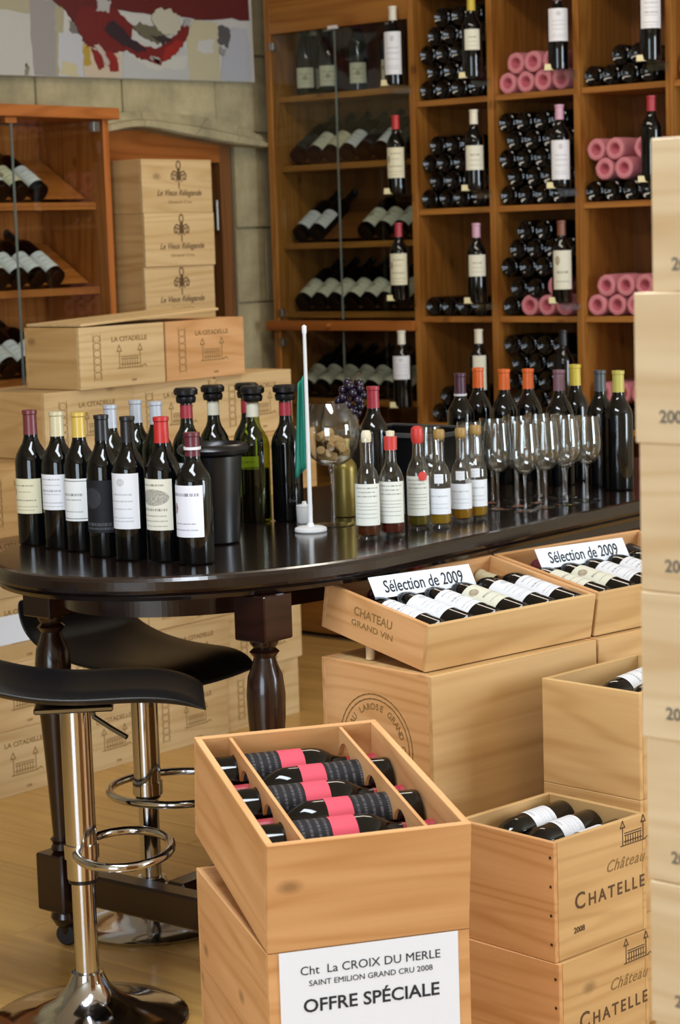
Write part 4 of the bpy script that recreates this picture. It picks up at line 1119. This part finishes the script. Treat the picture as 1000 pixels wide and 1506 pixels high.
# ------------------------------------------------------------------ bottles behind the glasses
BB = [(-3.420, 4.600, 'purple', .305, 'dark purple-capped bottle with white neck ring behind the glasses'), (-3.463, 4.742, 'orange', .31, 'leftmost of the three orange-capped bottles behind the glasses'),
      (-3.348, 4.705, 'orange', .31, 'middle orange-capped bottle behind the glasses'), (-3.334, 4.799, 'orange', .305, 'rightmost orange-capped bottle behind the glasses'),
      (-3.175, 4.715, 'mauve', .31, 'mauve-capped bottle behind the glasses'), (-3.190, 4.815, 'yellow', .318, 'bottle with yellow-green neck label behind the glasses'),
      (-3.055, 4.730, 'grey', .31, 'grey-capped bottle near the right end of the table'), (-2.973, 4.690, 'olive', .313, 'gold-capped bottle at the right end of the table')]
for i, (x, y, cp, h, txt) in enumerate(BB):
    bottle(txt, 'bottles behind the glasses', loc=(x, y, T0), rotz=rad(180), cap=cp, lab=None, h=h, extra=disc if i == 0 else None)

# ------------------------------------------------------------------ special-offer case, tilted on its stack
NC = place(-2.143, 2.344, .5004, 56.5, 7.3)
nc = case('open pine case of dark red-banded bottles tilted on the offer stack', None, NC, .335, .5, .182, mat=PINE_O, lid=False, t=.012)
def notched():
    # strip with a round cut-out over every bottle, drawn in its own length / height plane
    pts = [(.013, .178), (.013, .127)]
    for k in range(6):
        yc, rr_, zc_ = .055 + k * .0785, .0388, .120
        a0 = math.asin((.127 - zc_) / rr_)
        for q in range(11):
            a = PI - a0 - (PI - 2 * a0) * q / 10
            pts.append((max(.0135, min(.4865, yc + rr_ * math.cos(a))), zc_ + rr_ * math.sin(a)))
    pts += [(.487, .127), (.487, .178)]
    n = len(pts)
    vs = [(y, 0, z) for y, z in pts] + [(y, .006, z) for y, z in pts]
    fs = [tuple(range(n)), tuple(range(n, 2 * n))[::-1]] + [(i, n + i, n + (i + 1) % n, (i + 1) % n) for i in range(n)]
    return mesh_from('divider', vs, fs)
NOTCH = notched()
for x in (.060, .262): obj('divider', NOTCH, PINE_O, nc, (x + .006, 0, 0), (0, 0, PI / 2))
obj('insert_shelf', board(.309, .474, .008), PINE_O, nc, (.013, .013, .074))
for i in range(6):
    y = .055 + (5 - i) * .0785
    zc = .120
    if i % 2 == 0: base, ax = Vector((.0155, y, zc)), Vector((1, 0, 0))
    else: base, ax = Vector((.3195, y, zc)), Vector((-1, 0, 0))
    M = NC @ along(base, ax, (0, -.25, 1))
    def ex(t, r, h): obj('red_band', label_patch(r, .122, .166, .75, ('redband', r)), LB['red'], t)
    nm = ['rearmost', 'second rearmost', 'third from the rear', 'fourth from the rear', 'fifth from the rear', 'nearest'][i]
    bottle(nm + ' red-banded bottle lying in the special-offer case', 'red-banded bottles in the offer case', M=M, cap='crimson', lab='stripe', lz=(.045, .121), half=1.2, h=.303, extra=ex)
for i in range(3):
    lab = ['bottom pine case of the special-offer stack', 'middle pine case of the special-offer stack', 'pine case under the tilted open one, bearing the offer sign'][i]
    case(lab, 'special-offer stack', place(-2.143, 2.344, i * .1667, 56.5), .335, .5, .1667, mat=PINE_O)
w_ = thing('wood_prop', 'small wooden wedge propping up the rear of the tilted offer case', 'block', M=place(-2.143, 2.344, .5004, 56.5))
obj('block', board(.06, .025, .050), PINE, w_, (.14, .44, 0))
sg = thing('offer_sign', 'white paper sign reading OFFRE SPÉCIALE on the front of the stack', 'sign', M=place(-2.143, 2.344, .290, 56.5))
obj('paper', board(.297, .0006, .21, 0), PAPER, sg, (.018, -.0016, 0))
def stext(s, size, x, z, mat, **k):
    o = obj('lettering', text_mesh(s, size, **k), mat, sg, (.018 + x, -.0018, z), (PI / 2, 0, 0))
stext('Cht  La CROIX DU MERLE', .020, .150, .176, INK_B, bold=.0, width=.232)
stext('SAINT EMILION GRAND CRU 2008', .013, .150, .155, INK_B, width=.205)
stext('OFFRE SPÉCIALE', .030, .150, .118, INK_B, bold=.0005, width=.226)

# ------------------------------------------------------------------ tilted selection cases
SA = Vector((-2.594, 3.346, .7204))
def selection(M, label, sign_label, n, labs, caps, dx):
    c_ = case(label, 'tilted selection cases', M, .5, .33, .10, mat=PINE_T, side=PINE_O, lid=False)
    sh = obj('insert_shelf', board(.476, .306, .006), PINE, c_, (.012, .012, .018))
    for i in range(n):
        b = M @ along((.048 + i * .082 + dx, .016, .0245 + .0385), (0, 1, -.02), (0, -.28, 1))
        bottle(['first', 'second', 'third', 'fourth', 'fifth', 'sixth'][i] + ' bottle from the left in ' + sign_label[1], sign_label[2], M=b, cap=caps[i], lab=labs[i], lz=(.055, .160), half=1.2, h=.30)
    s = thing('selection_card', sign_label[0], 'sign', M=M @ Matrix.Translation((.048, .218, .087)) @ Matrix.Rotation(rad(1.5), 4, 'Y') @ Matrix.Rotation(rad(-40), 4, 'X'))
    obj('card', board(.300, .0012, .050, 0), PAPER, s, (0, -.0012, 0))
    obj('lettering', text_mesh('Sélection de 2009', .040, .0004, shear=.12, width=.236), INK_B, s, (.150, -.0014, .023), (PI / 2, 0, 0))
    return c_
MA = place(*SA, 80.7, 10.1)
sa = selection(MA, 'open shallow case tilted forward at left under the table edge', ('left white card reading Sélection de 2009', 'the left selection case', 'bottles in the left selection case'), 6, ['white', 'plain', 'white', 'emblem', 'plain', 'white'], ['black', 'wine', 'black', 'red', 'black', 'champagne'], 0)
mark(sa, text_mesh('CHATEAU', .026, .0003, width=.12), .17, .066, INK_L, face='left')
mark(sa, text_mesh('GRAND VIN', .018, .0002, width=.13), .17, .040, INK_L, face='left')
dv = MA.to_3x3() @ Vector((1, 0, 0))
MB2 = place(*(SA + dv * .510), 80.7, 10.1)
sb = selection(MB2, 'open shallow case tilted forward at right beside the pale box stack', ('right white card reading Sélection de 2009', 'the right selection case', 'bottles in the right selection case'), 6, ['rack', 'emblem', 'white', 'white', 'plain', 'white'], ['black', 'wine', 'black', 'wine', 'black', 'black'], .0)
def ring_stamp(r):
    P = [circle(0, 0, .110, .110, 40), circle(0, 0, .100, .100, 40)]
    mark(r, strokes_mesh('ring', P, .0025), .17, .19, INK_L, 'engraving', 'left')
    word = 'CHATEAU LAROSE GRAND CRU'
    for i, ch in enumerate(word):
        if ch == ' ': continue
        a = PI * 1.08 - i * (PI * 1.16) / (len(word) - 1)
        o = mark(r, text_mesh(ch, .019, .0002), .17 - .083 * math.cos(a), .19 + .083 * math.sin(a), INK_L, 'lettering', 'left')
        o.rotation_euler = (PI / 2, 0, -PI / 2)
        o.rotation_euler.rotate_axis('Z', a - PI / 2)
    mark(r, text_mesh('· 2 0 0 6 ·', .024, .0003), .17, .185, INK_L, 'lettering', 'left')
for k, (sx, nm) in enumerate(((0, 'left'), (.515, 'right'))):
    for lv in range(2):
        b = Vector((-2.560, 3.322, lv * .36)) + Vector((math.cos(rad(82)), math.sin(rad(82)), 0)) * sx
        c_ = case(('tall case with round stamp under the %s selection case' % nm) if lv else ('tall floor-level case below the %s selection case' % nm), 'tall cases under the selection', place(*b, 82), .507, .335, .36, mat=PINE_T, side=PINE_O)
        if lv: ring_stamp(c_)
    for px in (.10, .24, .40):
        b2 = place(*(Vector((-2.560, 3.322, .7203)) + Vector((math.cos(rad(82)), math.sin(rad(82)), 0)) * sx), 82)
        pg = obj('wooden_peg', lathe([(0, 0), (.010, 0), (.010, .040), (0, .0405)], 14, key='peg'), PINE_P, None, M=b2 @ Matrix.Translation((px - .055, .228, 0)))
        tag(pg, 'short wooden peg propping up the %s selection case, %s from the left' % (nm, {.10: 'first', .24: 'second', .40: 'third'}[px]), 'peg', 'pegs under the %s selection case' % nm)

# ------------------------------------------------------------------ CHATEL cases at the right
def chatel(r, d, h):
    """marks on the +x face: local x = w"""
    def m_(me, y, z, mat, name='lettering'): obj(name, me, mat, r, (r['w'] + .0002, y, z), (PI / 2, 0, PI / 2))
    m_(text_mesh('C', .046, .0006, align='LEFT'), .058, h * .44, INK)
    m_(text_mesh('HATELLE', .034, .0006, align='LEFT', spacing=1.35), .098, h * .425, INK)
    m_(text_mesh('Château', .032, .0002, align='LEFT', shear=.45, spacing=1.1), .150, h * .64, INK_L)
    m_(text_mesh('2008', .016, .0004, align='LEFT'), .055, h * .21, INK)
    m_(strokes_mesh('house', castle(.075), .0022), .235, h * .78, INK, 'engraving')
def ccase(label, group, x, y, z, yaw, w, d, h, lid=True, printed=True, **k):
    c_ = case(label, group, place(x, y, z, yaw), w, d, h, mat=PINE_O, side=PINE_T, lid=lid, **k)
    for ch in c_.children:
        if ch.name.startswith('front_panel'): pass
    c_['w'] = w
    if printed: chatel(c_, d, h)
    del c_['w']
    for i in range(4): obj('nail', lathe([(0, 0), (.003, 0), (.003, .0008), (0, .001)], 8, key='nail'), plain('nail', '3a2a1c', .5), c_, (w - .008, -.0001, h * (.15 + .24 * i)), (PI / 2, 0, 0))
    return c_
DZ = .235
scase = ccase('open case stamped Château with white-labelled bottles inside', 'stamped cases at lower right', -2.424, 3.214, DZ, -7, .25, .275, DZ, lid=False)
ccase('stamped case beneath the open one at the lower right', 'stamped cases at lower right', -2.416, 3.208, 0, -6, .25, .275, DZ)
MD = place(-2.424, 3.214, DZ, -7)
obj('insert_shelf', board(.225, .250, .008), PINE_T, scase, (.0125, .0125, .135))
for i, (x, z, nm) in enumerate(((.050, .196, 'left'), (.122, .190, 'middle'), (.196, .184, 'right'))):
    b = MD @ along((x + .004, .258, z), (-.02, -1, -.04), (.25, -.3, 1))
    bottle(nm + ' white-labelled bottle lying in the open stamped case', 'bottles in the open stamped case', M=b, cap='black', lab='plain', lz=(.055, .115), half=1.3, h=.240, r=.0345)
CM = place(-2.445, 3.547, 2 * DZ, -5.2)
cc = case('open pine case with one white label showing, beside the pale stack', None, CM, .25, .325, .22, mat=PINE_T, side=PINE_T, lid=False)
for i in range(2):
    b = CM @ along((.085 + i * .078, .295, .178), (.05, -1, -.05), (.1, -.3, 1))
    bottle(['white-labelled bottle lying in the open case beside the pale stack', 'second bottle in the open case, mostly behind the pale stack'][i], None, M=b, cap='black', lab='tilted_w', lz=(.04, .15), half=1.3, h=.27)
obj('insert_shelf', board(.225, .300, .008), PINE_T, cc, (.0125, .0125, .115))
for k in range(2): case(('plain floor-level case under the open one beside the pale stack', 'plain case directly under the open one beside the pale stack')[k], 'plain cases under the open one', place(-2.445, 3.547, k * DZ, -5.2), .25, .325, DZ, mat=PINE_T)

# ------------------------------------------------------------------ tall pale stack at the right edge
HS = .1703
years = ['2008', '2008', '2008', '2008', '2008', '2008', '2008', '2008', '2009', '2009']
for i in range(10):
    x = [-1.262, -1.262, -1.262, -1.260, -1.263, -1.268, -1.2705, -1.272, -1.2745, -1.252][i]
    lab = {9: 'topmost pale case of the tall stack at the right edge', 8: 'pale case marked 2009, second from the top of the right-hand stack', 7: 'pale knotty case, third from the top of the right-hand stack', 6: 'pale case fourth from the top of the right-hand stack', 5: 'pale case fifth from the top of the right-hand stack', 4: 'pale case sixth from the top of the right-hand stack'}.get(i, '%s pale case from the floor in the right-hand stack' % ORD[i])
    def yr(r, w, h, i=i): mark(r, text_mesh(years[i], .020, .0005), .052 if i != 9 else .045, .030, INK_G)
    case(lab, 'tall pale stack at the right edge', place(x, 2.045 + (.004 if i % 2 else 0), i * HS, 0), .50, .34, HS, mat=PINE_P, front_text=yr)
